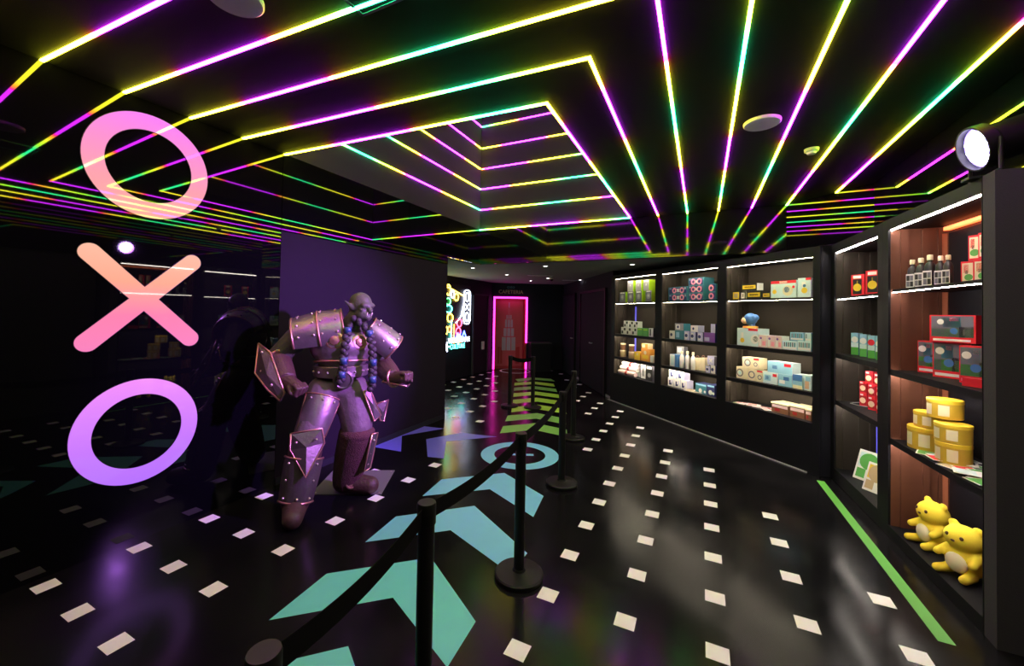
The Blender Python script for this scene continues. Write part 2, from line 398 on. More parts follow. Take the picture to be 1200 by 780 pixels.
# ------------------------------------------------------------------ LED strips of the ceiling
def runbox(mb, a, b, wdt, drop, m, u0, axis=None, nrm=(0, 0, -1)):
    a = Vector(a); b = Vector(b); d = (b-a).normalized(); n = Vector(nrm); s = d.cross(n).normalized()*wdt/2; L = (b-a).length
    q = [a+s, a-s, a-s+n*drop, a+s+n*drop]; e = [x+(b-a) for x in q]; U0 = u0; U1 = u0+L/PERIOD
    for k in range(4):
        k2 = (k+1) % 4
        mb.face([q[k], q[k2], e[k2], e[k]], m, [(U0, 0), (U0, 1), (U1, 1), (U1, 0)])
    mb.face(q[::-1], m, [(U0, 0)]*4); mb.face(e, m, [(U1, 0)]*4)
LW = .019
XK = [-1.0, -.6, -.2, .2, .6, 1.0, 1.42]; YW = [2.54, 2.14, 1.73, 1.32, .925, .52, .12]
PH = [3.1, 2.73, 4.54, 3.89, 3.30, 2.33, 4.95]
ordn = ['bordering the square ceiling recess', 'next out from the strip round the ceiling recess', 'third out from the ceiling recess', 'fourth out from the ceiling recess',
        'fifth out from the ceiling recess', 'sixth out from the ceiling recess', 'seventh and outermost from the ceiling recess']
for k in range(7):
    e = empty('led_strip', (XK[k], nearY(XK[k], YW[k]), ZC-.002)); ex, ey = XK[k], nearY(XK[k], YW[k])
    tag(e, 'rainbow LED strip on the black ceiling, '+ordn[k], 'led strip', 'rainbow LED strips on the ceiling')
    def lo(p): return (p[0]-ex, p[1]-ey, p[2]-ZC)
    mb = MB(); runbox(mb, lo((XL+.003, YW[k], ZC)), lo((ex, ey, ZC)), LW, .010, 'rainbow', (XL+2.96)/PERIOD); mb.build('cross_run', e)
    yend = farY(ex) if ex < 1.01 else P45a[1]-(ex-P45a[0])*(P45a[1]-P45b[1])/(P45b[0]-P45a[0])
    mb = MB(); runbox(mb, lo((ex, ey-LW/2, ZC)), lo((ex, yend-.003-(LW/2 if ex > 1.01 else 0), ZC)), LW, .010, 'rainbow', (ey-PH[k])/PERIOD); mb.build('long_run', e)
    if k == 0:
        mb = MB(); runbox(mb, lo((XL+.003, farY(XL)-.014, ZC)), lo((ex-.02, farY(ex)-.014, ZC)), .017, .012, 'rainbow', .62); mb.build('far_run', e)
hts = [3.56, 3.94, 4.31, 4.69, 5.09]
for n_, z in enumerate(hts):
    e = empty('recess_led_strip', (XL, farY(XL), z))
    tag(e, ['lowest', 'second lowest', 'middle', 'second highest', 'highest'][n_]+' thin LED strip running round the inside of the ceiling recess', 'led strip', 'LED strips inside the ceiling recess')
    def lo(p): return (p[0]-XL, p[1]-farY(XL), 0)
    for i, (a, b, nr) in enumerate([(RC[0], RC[1], (0, 1, 0)), (RC[1], RC[2], (-1, 0, 0)), (RC[2], RC[3], (0, -1, 0)), (RC[3], RC[0], (1, 0, 0))]):
        dd = Vector((b[0]-a[0], b[1]-a[1], 0)).normalized(); nr = Vector((-dd.y, dd.x, 0))
        A3 = Vector(lo(a))+nr*.003+dd*.02; B3 = Vector(lo(b))+nr*.003-dd*.02
        mb = MB(); runbox(mb, A3, B3, .016, .010, 'rainbow_dim', .31+.12*n_+.41*i, nrm=nr); mb.build('run', e)

# ------------------------------------------------------------------ illuminated letters O X O on the black wall
def letter_ring(zc, yc, ro, ri, m, label):
    e = empty('illuminated_letter', (XL+.0015, yc, zc)); tag(e, label, 'illuminated sign', 'illuminated O X O letters on the left wall')
    for nm, r1, r2, dx, mm in (('face', ro, ri, .004, m), ('rim', ro+.004, ri-.004, .0015, 'black_metal')):
        mb = MB(); n = 72
        for k in range(n):
            a, b = 2*PI*k/n, 2*PI*(k+1)/n
            P = lambda r, t, x: (x, r*math.cos(t), r*math.sin(t))
            mb.mesh([P(r1, a, dx), P(r1, b, dx), P(r2, b, dx), P(r2, a, dx), P(r1, a, 0), P(r1, b, 0), P(r2, b, 0), P(r2, a, 0)],
                    [(0, 1, 2, 3), (0, 4, 5, 1), (3, 2, 6, 7)], mm)
        mb.build(nm, e)
letter_ring(2.725, 1.49, .378, .262, 'letter_o_top', 'lit ring letter fading from magenta to peach, above the lit cross')
letter_ring(.795, 1.475, .372, .262, 'letter_o_low', 'lit ring letter fading from pink to violet, below the lit cross')
def bar_poly(ang, hl, r, n=14):
    pts = []
    for sgn in (1, -1):
        for k in range(n+1):
            t = (-PI/2+PI*k/n)+(0 if sgn == 1 else PI)
            pts.append((sgn*hl+r*math.cos(t), r*math.sin(t)))
    c_, s_ = math.cos(ang), math.sin(ang)
    return [(x*c_-y*s_, x*s_+y*c_) for x, y in pts]
def cross_poly(hl, r, n=12):
    pts = []
    for q in range(4):
        t0_ = PI/4+q*PI/2
        d = (math.cos(t0_), math.sin(t0_)); nn = (-d[1], d[0])
        for k in range(n+1):
            t = -PI/2+PI*k/n
            pts.append((d[0]*(hl+r*math.cos(t))+nn[0]*r*math.sin(t), d[1]*(hl+r*math.cos(t))+nn[1]*r*math.sin(t)))
        t1_ = t0_+PI/4; pts.append((math.cos(t1_)*r*math.sqrt(2), math.sin(t1_)*r*math.sqrt(2)))
    return pts
e = empty('illuminated_letter', (XL+.0015, 1.475, 1.75)); tag(e, 'lit cross letter fading from peach to pink, between the two lit rings', 'illuminated sign', 'illuminated O X O letters on the left wall')
for nm, r, dx, mm in (('face', .061, .004, 'letter_x'), ('rim', .065, .0015, 'black_metal')):
    pl = cross_poly(.425, r); n = len(pl); mb = MB()
    mb.mesh([(dx, 0, 0)]+[(dx, y, z) for y, z in pl]+[(0, y, z) for y, z in pl], [(0, 1+k, 1+(k+1) % n) for k in range(n)]+[(1+k, 1+n+k, 1+n+(k+1) % n, 1+(k+1) % n) for k in range(n)], mm)
    mb.build(nm, e)
# ------------------------------------------------------------------ par-can spotlight and its purple beam
e = empty('stage_spotlight', (1.545, 3.36, 2.50)); tag(e, 'black stage spotlight with a bright white-violet lens on top of the shelving', 'spotlight')
aim = (Vector((-3.4, 2.9, 1.25))-Vector((1.38, 3.22, 2.69))).normalized()
q = aim.to_track_quat('Z', 'Y').to_matrix().to_4x4()
def sp(mb, nm, sm=True): 
    o = mb.build(nm, e); o.location = (-.12, -.12, .19); o.rotation_euler = q.to_euler()
    if sm: smooth_by(o)
    return o
sp(MB().lathe([(.03, -.26), (.085, -.25), (.105, -.20), (.108, -.02), (.128, .0), (.128, .055), (.118, .055), (.116, .02), (.02, .018)], 'black_metal', 32), 'housing')
mb = MB()
for k in range(19):
    rr = 0 if k == 0 else (.042 if k < 7 else .085); a = k*PI/3 if k < 7 else k*PI/6
    mb.ell((rr*math.cos(a), rr*math.sin(a), .024), (.016, .016, .010), 'par_led', 10, 6)
sp(mb, 'led_cluster')
sp(MB().lathe([(.114, .019), (.114, .022), (.01, .022), (.005, .021)], 'par_led_rim', 28), 'lens')
MB().box(-.20, -.04, -.16, -.08, 0, .015, 'black_metal').build('foot', e)
MB().tube([(-.12, -.12+.135, .19), (-.12, -.12+.14, .02), (-.12, -.12, .01), (-.12, -.12-.14, .02), (-.12, -.12-.135, .19)], .009, 'black_metal', 8).build('yoke', e)
ld = bpy.data.lights.new('spot_beam', 'SPOT'); ld.energy = 1900; ld.color = (.52, .17, 1.0); ld.spot_size = .72; ld.spot_blend = .9; ld.shadow_soft_size = .09
lo_ = bpy.data.objects.new('spot_beam', ld); col.objects.link(lo_); lo_.parent = e
lo_.location = Vector((-.12, -.12, .19))+aim*.08; lo_.rotation_euler = aim.to_track_quat('-Z', 'Y').to_euler()

# ------------------------------------------------------------------ ceiling fittings
for px_, py_, lab in [(893, 144.5, 'flat round pale speaker grille on the ceiling near the smoke detector'), (275, -2, 'flat round white speaker grille on the ceiling towards the black glossy wall')]:
    p = at(px_, py_, ZC-.012); e = empty('ceiling_speaker', (p.x, p.y, ZC-.022)); tag(e, lab, 'speaker')
    smooth_by(MB().lathe([(.118, 0), (.125, .006), (.125, .022), (.12, .022)], 'white_plastic', 36).build('rim', e))
    smooth_by(MB().lathe([(.06, -.003), (.112, -.0005), (.116, .004), (.05, .004)], 'white_plastic', 36).build('grille', e))
p = at(951, 177, ZC-.02); e = empty('smoke_detector', (p.x, p.y, ZC-.05)); tag(e, 'small cream smoke detector on the black ceiling', 'smoke detector')
smooth_by(MB().lathe([(.015, 0), (.032, .004), (.036, .018), (.02, .02)], 'cream_plastic', 24).build('sensor_cap', e))
smooth_by(MB().lathe([(.04, .02), (.052, .026), (.055, .05), (.05, .05)], 'cream_plastic', 28).build('base', e))
p = at(425, -16, ZC); e = empty('ceiling_hatch', (p.x, p.y, ZC-.012)); tag(e, 'small square access hatch in the black ceiling', 'hatch')
MB().box(-.12, .12, -.12, .12, .004, .012, 'midgrey' if False else 'end_panel').build('lid', e)
for a in range(4): MB().box(-.135, .135, .12, .135, 0, .012, 'trim_grey').build('frame', e, rz=a*PI/2)
for n_, (px_, py_) in enumerate([(554, 314), (594, 322), (603, 333), (639, 312), (680, 328), (622, 329), (741, 310), (642, 326)]):
    p = at(px_, py_, ZL-.01); e = empty('downlight', (p.x, p.y, ZL-.012)); tag(e, 'small recessed white downlight in the low hall ceiling '+['above the neon sign', 'between the neon sign and pink doorway', 'closest to the pink doorway', 'just past the bulkhead', 'over the dark hall doors', 'short of the slot vent', 'in front of the first shelving bay', 'beside the dome camera'][n_], 'downlight', 'downlights in the far hall')
    smooth_by(MB().lathe([(.032, .003), (.045, 0), (.05, .004), (.05, .012), (.04, .012)], 'white_plastic', 20).build('rim', e))
    MB().lathe([(.031, .002), (.031, .008), (.02, .009)], 'lamp_white', 16).build('lens', e)
for px_, py_, ang, lab in [(633, 323, .5, 'long narrow slot vent in the low ceiling before the pink doorway'), (672, 328.5, .5, 'long narrow slot vent in the low ceiling over the dark hall doors')]:
    p = at(px_, py_, ZL-.01); e = empty('slot_vent', (p.x, p.y, ZL-.012), ang); tag(e, lab, 'vent')
    MB().box(-.3, .3, -.04, .04, .004, .012, 'trim_grey').build('frame', e)
    for k in (-1, 0, 1): MB().box(-.28, .28, k*.022-.006, k*.022+.006, 0, .005, 'white_plastic').build('slat', e)
p = at(646, 330, ZL-.1); e = empty('security_camera', (p.x, p.y, ZL-.11)); tag(e, 'small white dome camera hanging from the low hall ceiling', 'camera')
smooth_by(MB().lathe([(.05, .07), (.06, .08), (.06, .11), (.05, .11)], 'white_plastic', 20).build('mount', e)); smooth_by(MB().ell((0, 0, .07), .05, 'black_metal', 16, 10).build('dome', e))

# ------------------------------------------------------------------ far hall: pink doorway, doors, neon sign, counter
def fbox(mb, sa, sb, d0, d1, z0, z1, m):        # box against the far wall
    a, b = fpt(sa, d0), fpt(sb, d0); c2, d2 = fpt(sb, d1), fpt(sa, d1)
    return mb.prism([a, b, c2, d2], z0, z1, m)
door1 = struct(fbox(MB(), s0, s1, -.30, -.26, 0, DH, 'p_deepred').build('door_1'))
fbox(MB(), s0-.0, s0+.05, -.26, .0, 0, DH, 'p_deepred').build('jamb', door1); fbox(MB(), s1-.05, s1, -.26, .0, 0, DH, 'p_deepred').build('jamb', door1)
e = empty('doorway_led_frame', (*fpt((s0+s1)/2, .02), 0)); tag(e, 'glowing pink LED frame round the far doorway', 'led frame')
def floc(o): o.location = -Vector(e.location); return o
for nm, a0, a1, z0, z1 in [('left_run', s0-.022, s0+.022, .02, DH), ('top_run', s0+.023, s1-.023, DH-.045, DH), ('right_run', s1-.022, s1+.022, .80, DH), ('right_run', s1-.022, s1+.022, .02, .28)]:
    o = fbox(MB(), a0, a1, .002, .03, z0, z1, 'pink_led').build(nm, e); o.location = (-e.location.x, -e.location.y, 0)
e = empty('tower_poster', (*fpt((s0+s1)/2, -.25), 0)); tag(e, 'red poster of a pale line-drawn tower inside the pink doorway', 'poster')
def fb(nm, par, *a): o = fbox(MB(), *a).build(nm, par); o.location = (-par.location.x, -par.location.y, -par.location.z); return o
mid = (s0+s1)/2; WD = s1-s0
fb('sheet', e, s0+.06, s1-.06, -.255, -.25, .08, DH-.12, 'p_poster')  # red-brown sheet, made redder to carry the doorway's pink light in its colour
for z0, z1, hw in [(.55, .95, .22), (.98, 1.22, .17), (1.25, 1.48, .13), (1.5, 1.62, .09), (1.64, 1.82, .04), (1.84, 2.0, .012)]:
    for k in range(3):
        x0 = mid-hw+k*2*hw/3
        fb('tower_block', e, x0+.012, x0+2*hw/3-.012, -.25, -.245, z0, z1, 'p_midgrey')
for x in (-.3, -.22, .25, .31): fb('wall_block', e, mid+x-.03, mid+x+.03, -.25, -.246, .15, .6+.2*abs(x), 'p_deepred')
# lettering over the doorway
def text(name, body, size, m, parent, loc, rot, ext=.006, align='CENTER', res=2):
    cu = bpy.data.curves.new(name, 'FONT'); cu.body = body; cu.size = size; cu.extrude = ext; cu.align_x = align; cu.resolution_u = res
    o = bpy.data.objects.new(name, cu); col.objects.link(o); bpy.context.view_layer.update()
    me = bpy.data.meshes.new_from_object(o.evaluated_get(bpy.context.evaluated_depsgraph_get())); col.objects.unlink(o); bpy.data.objects.remove(o)
    me.materials.clear(); me.materials.append(MATS[m]); o = bpy.data.objects.new(name, me); col.objects.link(o)
    o.parent = parent; o.location = loc; o.rotation_euler = rot; return o
e = empty('door_lettering', (*fpt(mid, .012), 2.26)); tag(e, 'dim coloured lettering on the wall above the pink doorway', 'lettering')
e.rotation_euler.z = math.atan2(FD.y, FD.x)
text('letters', 'CAFETERIA', .15, 'p_tan', e, (0, 0, 0), (PI/2, 0, 0)); text('small_letters', 'OXO', .10, 'p_teal', e, (0, 0, .15), (PI/2, 0, 0))
# counter right of the doorway
e = empty('reception_counter', (*fpt(s1+.42, .3), 0)); tag(e, 'low dark counter standing right of the pink doorway', 'counter')
fb('body', e, s1+.06, s1+.66, .05, .42, 0, .80, 'cabinet'); fb('top', e, s1+.04, s1+.68, .03, .45, .80, .84, 'end_panel')
# hall doors on the right wall
def rpt(s, d=0): q_ = RA+RD*s+RN*d; return (q_.x, q_.y)
def rbox(mb, sa, sb, d0, d1, z0, z1, m): return mb.prism([rpt(sa, d0), rpt(sb, d0), rpt(sb, d1), rpt(sa, d1)], z0, z1, m)
for n_, (pa, pb) in enumerate([(711, 681), (675, 642)]):
    a, _ = onr(pa, 400); b, _ = onr(pb, 400)
    d_ = struct(rbox(MB(), a+.05, b-.05, .002, .03, .01, 2.2, 'dark_wall').build('door_%d' % (n_+2)))
    for x in (a, b-.05): rbox(MB(), x, x+.05, .002, .05, 0, 2.25, 'black_metal').build('jamb', d_)
    rbox(MB(), a, b, .002, .05, 2.201, 2.25, 'black_metal').build('lintel', d_)
    h = .5*(a+b)-.1 if n_ == 0 else a+.18
    rbox(MB(), h, h+.14, .06, .08, 1.02, 1.045, 'trim_grey').build('handle', d_); rbox(MB(), h+.02, h+.04, .03, .06, 1.02, 1.045, 'trim_grey').build('handle_stem', d_)
p = onv(657, 391.5, RA, RN); s_, z_ = onr(657, 391.5)
tag(rbox(MB(), s_-.04, s_+.04, .052, .06, z_-.09, z_+.09, 'p_blush').build('door_sign'), 'small pale pink sign on the dark hall door', 'sign')
# door on the sign wall
d_ = struct(MB().box(XS, XS+.03, 9.45, 10.2, .01, 2.15, 'dark_wall').build('door_4'))
for y in (9.4, 10.2): MB().box(XS, XS+.05, y, y+.05, 0, 2.2, 'end_panel').build('jamb', d_)
MB().box(XS, XS+.05, 9.4, 10.25, 2.151, 2.2, 'end_panel').build('lintel', d_)
p = onv(564, 404, (XS, 0), (1, 0)); MB().box(XS+.03, XS+.07, p.y-.05, p.y+.05, p.z-.12, p.z+.1, 'white_plastic').build('handle', d_)

# neon sign -- tubes on a dark board
yA, yB = 7.85, 9.02
pc = onv(538, 375, (XS, 0), (1, 0))
e = empty('neon_sign', (XS, 8.56, .96)); tag(e, 'multicoloured neon sign of tubes and lettering on the dark hall wall', 'neon sign')
MB().box(0, .02, -.78, .72, -.22, 1.42, 'black_metal').build('board', e)
def neon(nm, pts, m, r=.011, closed=False):
    P = [(.045, p[0], p[1]) for p in pts]
    if closed: P.append(P[0])
    o = MB().tube(P, r, 'neon_'+m, 8).build(nm, e, True); return o
def circ(y, z, ry, rz_, n=20): return [(y+ry*math.cos(2*PI*k/n), z+rz_*math.sin(2*PI*k/n)) for k in range(n)]
def rrect(y0, y1, z0, z1, r, n=5):
    out = []
    for cy, cz, a0 in ((y1-r, z1-r, 0), (y0+r, z1-r, PI/2), (y0+r, z0+r, PI), (y1-r, z0+r, 3*PI/2)):
        for k in range(n+1): a = a0+PI/2*k/n; out.append((cy+r*math.cos(a), cz+r*math.sin(a)))
    return out
neon('frame_tube', rrect(.34, .66, .42, 1.30, .12), 'white', .012, True)
for z in (1.12, .60): neon('letter_tube', circ(.5, z, .08, .12), 'white', .010, True)
neon('letter_tube', [(.42, .78), (.58, .94)], 'white', .010); neon('letter_tube', [(.42, .94), (.58, .78)], 'white', .010)
neon('line_tube', [(-.62, 1.36), (-.2, 1.28), (.34, 1.14)], 'yellow', .013); neon('line_tube', [(.33, .95), (.22, .62), (-.02, .45)], 'white', .013)
rs = random.Random(3)
for k, (y, z, ry, rz_, m) in enumerate([(-.38, 1.26, .09, .13, 'yellow'), (-.2, 1.16, .07, .09, 'white'), (-.02, 1.1, .09, .09, 'yellow'), (-.62, 1.2, .07, .14, 'teal'), (-.62, .95, .07, .10, 'teal'),
        (-.38, .98, .10, .08, 'green'), (-.35, .80, .14, .09, 'teal'), (-.62, .72, .07, .09, 'yellow'), (-.62, .50, .07, .1, 'green'), (-.28, .58, .12, .1, 'yellow'), (.14, .45, .11, .1, 'red'),
        (.10, .24, .11, .09, 'red'), (.12, .05, .11, .1, 'orange'), (-.5, .28, .12, .11, 'yellow'), (-.3, .30, .08, .07, 'orange'), (-.62, .02, .06, .1, 'white')]):
    neon('shape_tube', circ(y, z, ry, rz_, 14), m, .013, True)
neon('line_tube', [(-.22, .52), (-.22, -.05)], 'teal', .014); neon('line_tube', [(-.1, .42), (-.1, -.05)], 'orange', .013)
neon('line_tube', [(-.05, .0), (.08, .2), (.12, .02), (.2, .2)], 'blue', .014); neon('line_tube', [(.26, .02), (.38, .24), (.5, .03)], 'blue', .014)
neon('line_tube', [(-.7, .40), (-.55, .36), (-.7, .18), (-.5, .14)], 'green', .013)
neon('line_tube', [(-.68, -.1), (-.6, .02), (-.55, -.12), (-.48, .0)], 'white', .015)
for k in range(5):
    a = k*PI*2/5; neon('star_tube', [(-.42, -.12), (-.42+.12*math.cos(a), -.12+.12*math.sin(a))], 'white', .016)
text('letters', 'VIDEOGAME', .18, 'neon_white', e, (.045, .16, -.04), (PI/2, 0, PI/2), .004); text('letters', 'CULTURE', .16, 'neon_teal', e, (.045, .08, -.19), (PI/2, 0, PI/2), .004)

# ------------------------------------------------------------------ stanchions
PO = [(-.885, .60), (-1.0, 1.36), (-1.043, 2.422), (-1.235, 3.90), (-1.55, 5.38), (-3.10, 6.645), (-2.69, 6.74)]
BH = .92
plab = ['whose top only shows beside the nearest teal arrow', 'standing over the right arm of the largest teal arrow', 'with its base by the second teal arrow', 'standing right of the blue ring on the floor',
        'thin in view, standing right of the green arrows', 'standing left of the lime arrows before the pink doorway', 'standing on the lime arrows before the pink doorway']
STN = []
for k, (x, y) in enumerate(PO):
    e = empty('stanchion', (x, y, 0)); tag(e, 'black belt stanchion '+plab[k], 'stanchion', 'black queue stanchions'); STN.append(e)
    smooth_by(MB().lathe([(.148, 0), (.157, .005), (.157, .026), (.149, .034), (.07, .040), (.044, .044), (.038, .056)], 'black_metal', 40).build('base', e))
    smooth_by(MB().lathe([(.034, .05), (.034, .84), (.032, .842)], 'black_metal', 24).build('post', e))
    smooth_by(MB().lathe([(.036, .832), (.0385, .836), (.0385, .912), (.036, .92), (.005, .9205)], 'black_metal', 24).build('belt_head', e))
for a, b in [(0, 1), (1, 2), (2, 3), (3, 4), (5, 6)]:
    A, B = Vector((*PO[a], 0)), Vector((*PO[b], 0)); d = (B-A).normalized(); p0 = A+d*.039; p1 = B-d*.039; n = Vector((-d.y, d.x, 0))*.0012
    mb = MB(); N = 10; P = []
    for k in range(N+1):
        t = k/N; q_ = p0+(p1-p0)*t-A; P.append((q_, .908-.035*4*t*(1-t)))
    for k in range(N):
        (q0, z0), (q1, z1) = P[k], P[k+1]
        vs = [q0+n+Vector((0, 0, z0)), q1+n+Vector((0, 0, z1)), q1-n+Vector((0, 0, z1)), q0-n+Vector((0, 0, z0))]
        vs += [v-Vector((0, 0, .070)) for v in vs]
        mb.mesh(vs, [(0, 1, 2, 3), (4, 7, 6, 5), (0, 4, 5, 1), (2, 6, 7, 3)], 'belt')
    mb.build('belt', STN[a])

# ------------------------------------------------------------------ display cabinets
UN = {}
def cabinet(key, O, ex, s_a, s_b, o_a, o_b, shelves, zbase, ztop, depth, label, zs_open, strip, inside):
    """open display bay: local x along the face, y into the wall"""
    ex = Vector(ex).normalized(); ey = Vector((-ex.y, ex.x)); O = Vector(O)
    e = empty('display_cabinet', (*(O+ex*s_a), 0), math.atan2(ex.y, ex.x)); tag(e, label, 'cabinet', 'black display cabinets')
    W = s_b-s_a; a, b = o_a-s_a, o_b-s_a
    MB().box(0, W, depth, depth+.02, 0, ztop, inside).build('back_panel', e)
    MB().box(0, a, 0, depth-.001, 0, ztop, 'cabinet').build('side_panel', e)
    MB().box(a, a+.004, .015, depth-.002, zbase, zs_open, inside).build('side_lining', e)
    for q_ in ((.07, .12), (.20, .24), (.29, .31)): MB().box(a+.0042, a+.018, q_[0], q_[1], zbase+.001, zs_open-.012, inside).build('batten', e)
    MB().box(b, W, 0, depth-.001, 0, ztop, 'cabinet').build('side_panel', e)
    MB().box(b-.004, b, .015, depth-.002, zbase, zs_open, inside).build('side_lining', e)
    MB().box(a+.001, b-.001, 0, depth-.001, zs_open, ztop, 'cabinet').build('header', e)
    MB().box(a+.001, b-.001, 0, depth-.001, 0, zbase, 'cabinet').build('plinth', e)
    if depth > .38: MB().box(a+.001, b-.001, 0, .011, zs_open-.0072, zs_open, 'cabinet').build('header_lip', e)
    MB().box(a+.01, b-.01, .012, .023, zs_open-.008, zs_open-.0005, strip).build('light_strip', e)
    for k, z in enumerate(shelves):
        sh = MB().box(a+.019, b-.005, .02, depth-.003, z-.022, z, 'cabinet').build('shelf', e)
        if z > 1.7 and depth < .38: MB().box(a+.015, b-.015, .022, .029, z-.027, z-.0225, strip).build('light_strip', sh)
        else:
            MB().box(a+.005, b-.005, .012, .0195, z-(.0245 if z > 1.7 else .045), z, 'cabinet').build('lip', sh)
            MB().box(a+.015, b-.015, .022, .034, z-(.0250 if z > 1.7 else .034), z-.0225, strip).build('light_strip', sh)
    UN[key] = dict(O=O, ex=ex, ey=ey, e=e, rz=math.atan2(ex.y, ex.x))
DO = (-1.62, DC+1.62); DE = (1, -1)
cabinet('D1', DO, DE, 0, 1.365, .113, 1.287, [1.93, 1.32, .875], .55, 2.47, .40, 'black display bay of lime, white and orange goods nearest the dark hall doors', 2.395, 'strip_white', 'cabinet_inside')
cabinet('D2', DO, DE, 1.366, 2.63, 1.442, 2.56, [1.93, 1.32, .875], .55, 2.47, .40, 'black display bay of blue boxes and white bottles, middle of the angled shelving', 2.385, 'strip_white', 'cabinet_inside')
cabinet('D3', DO, DE, 2.631, 3.905, 2.705, 3.83, [1.93, 1.32, .88], .55, 2.47, .40, 'black display bay of pale blue boxes beside the corner pillar', 2.375, 'strip_white', 'cabinet_inside')
WO = (1.252, 5.485); WE = (.0579, -.998)
cabinet('W1', WO, WE, 0, 1.155, .085, 1.068, [1.92, 1.33, .84], .13, 2.49, .36, 'tall narrow-looking black bay of red boxes and green cans beside the corner pillar', 2.395, 'strip_cool', 'cabinet_inside')
cabinet('W2', WO, WE, 1.156, 2.312, 1.25, 2.306, [1.935, 1.305, .765], .085, 2.495, .36, 'tall end bay with orange glow holding red boxes, yellow tins and plush toys', 2.41, 'strip_cool', 'cabinet_wood_lit')
eW = UN['W2']['e']
MB().box(.15, 1.1, .30, .335, 2.375, 2.40, 'strip_orange').build('back_glow', eW)
MB().box(.099, .103, .30, .345, .10, 2.36, 'orange_reflection_glow').build('back_glow', eW)  # no lamp: glowing sliver imitates the orange reflection on the side lining
MB().box(.12, 1.14, .345, .358, .086, 2.36, 'cabinet').build('back_liner', eW)
MB().box(.09, .10, .345, .358, .14, .82, 'strip_blue').build('back_glow', UN['W1']['e'])
MB().box(.24, .27, .385, .398, .56, 1.86, 'strip_blue').build('back_glow', UN['D1']['e'])

def uloc(u, px_, py_, d):
    U = UN[u]; A = U['O']+U['ey']*d; p = onv(px_, py_, A, U['ey']); return (Vector((p.x, p.y))-U['O']).dot(U['ex']), p.z
def upos(u, s, d, z): U = UN[u]; q_ = U['O']+U['ex']*s+U['ey']*d; return (q_.x, q_.y, z)
SH = dict(D1=[1.93, 1.32, .875, .55], D2=[1.93, 1.32, .875, .55], D3=[1.93, 1.32, .88, .55], W1=[1.92, 1.33, .84, .13], W2=[1.935, 1.305, .765, .085])
def carton_mesh(wd, dp, h, body, side, patches):
    """carton centred on x,y with the printed front at -y; patches are flat print on the front (u,v from the lower left, 0..1)"""
    mb = MB(); x0 = -wd/2; y0 = -dp/2
    mb.box(x0, x0+wd, y0, y0+dp, 0, h, side, front=body)
    for p_ in patches:
        y = y0-.0006
        if p_[0] == 'r':
            _, u0_, v0_, u1_, v1_, m = p_
            mb.face([(x0+u0_*wd, y, v0_*h), (x0+u1_*wd, y, v0_*h), (x0+u1_*wd, y, v1_*h), (x0+u0_*wd, y, v1_*h)], m)
        elif p_[0] == 'c':
            _, u_, v_, r_, m = p_; n = 16
            mb.face([(x0+u_*wd+r_*h*math.cos(2*PI*k/n), y-.0003, v_*h+r_*h*math.sin(2*PI*k/n)) for k in range(n)], m)
        elif p_[0] == 'o':
            _, u_, v_, r1_, r2_, m = p_; n = 18
            for k in range(n):
                a, b = 2*PI*k/n, 2*PI*(k+1)/n
                mb.face([(x0+u_*wd+r*h*math.cos(t), y-.0005, v_*h+r*h*math.sin(t)) for r, t in ((r2_, a), (r1_, a), (r1_, b), (r2_, b))], m)
        elif p_[0] == 'x':
            _, u_, v_, r_, m = p_; tq = r_*.22
            for sg in (1, -1):
                c_, s_ = S2, S2*sg
                mb.face([(x0+u_*wd+(X*c_-Z*s_)*h, y-.0005, v_*h+(X*s_+Z*c_)*h) for X, Z in ((-r_, -tq), (r_, -tq), (r_, tq), (-r_, tq))], m)
        elif p_[0] == 't':                 # patch on the right-hand side of the box
            _, u0_, v0_, u1_, v1_, m = p_; x = x0+wd+.0006
            mb.face([(x, y0+u0_*dp, v0_*h), (x, y0+u1_*dp, v0_*h), (x, y0+u1_*dp, v1_*h), (x, y0+u0_*dp, v1_*h)], m)
    return mb
def carton(u, sh, px0, px1, py0, py1, body, side, patches, label, group, name='carton', d=.10, dp=.14, stack=0.0, rot=0.0, cat='box', hmax=None):
    """box on shelf sh of bay u whose front spans those photo columns; stack = height of what it stands on"""
    s_a, zt = uloc(u, px0, py0, d); s_b, zt2 = uloc(u, px1, py0, d)
    sm, zb = uloc(u, (px0+px1)/2, py1, d); _, zt = uloc(u, (px0+px1)/2, py0, d)
    h = zt-zb if hmax is None else hmax; wd = abs(s_b-s_a)
    if rot:
        dep = Vector(upos(u, sm, d, 1.7)); dd = Vector((dep.x, dep.y, 0)).dot(fw)
        wd = (px1-px0)*dd/FPX/1.12; dp = min(dp, wd*.75)
    z = SH[u][sh]+stack
    ceil_ = (SH[u][sh-1]-.05) if sh else 2.36
    h = min(h, ceil_-z-.004)
    o = carton_mesh(wd, dp, h, body, side, patches).build(name)
    o.location = upos(u, (s_a+s_b)/2, d+dp/2 if not rot else d+.06, z+.0008); o.rotation_euler.z = UN[u]['rz']+rot
    tag(o, label, cat, group); return o, h+.0008

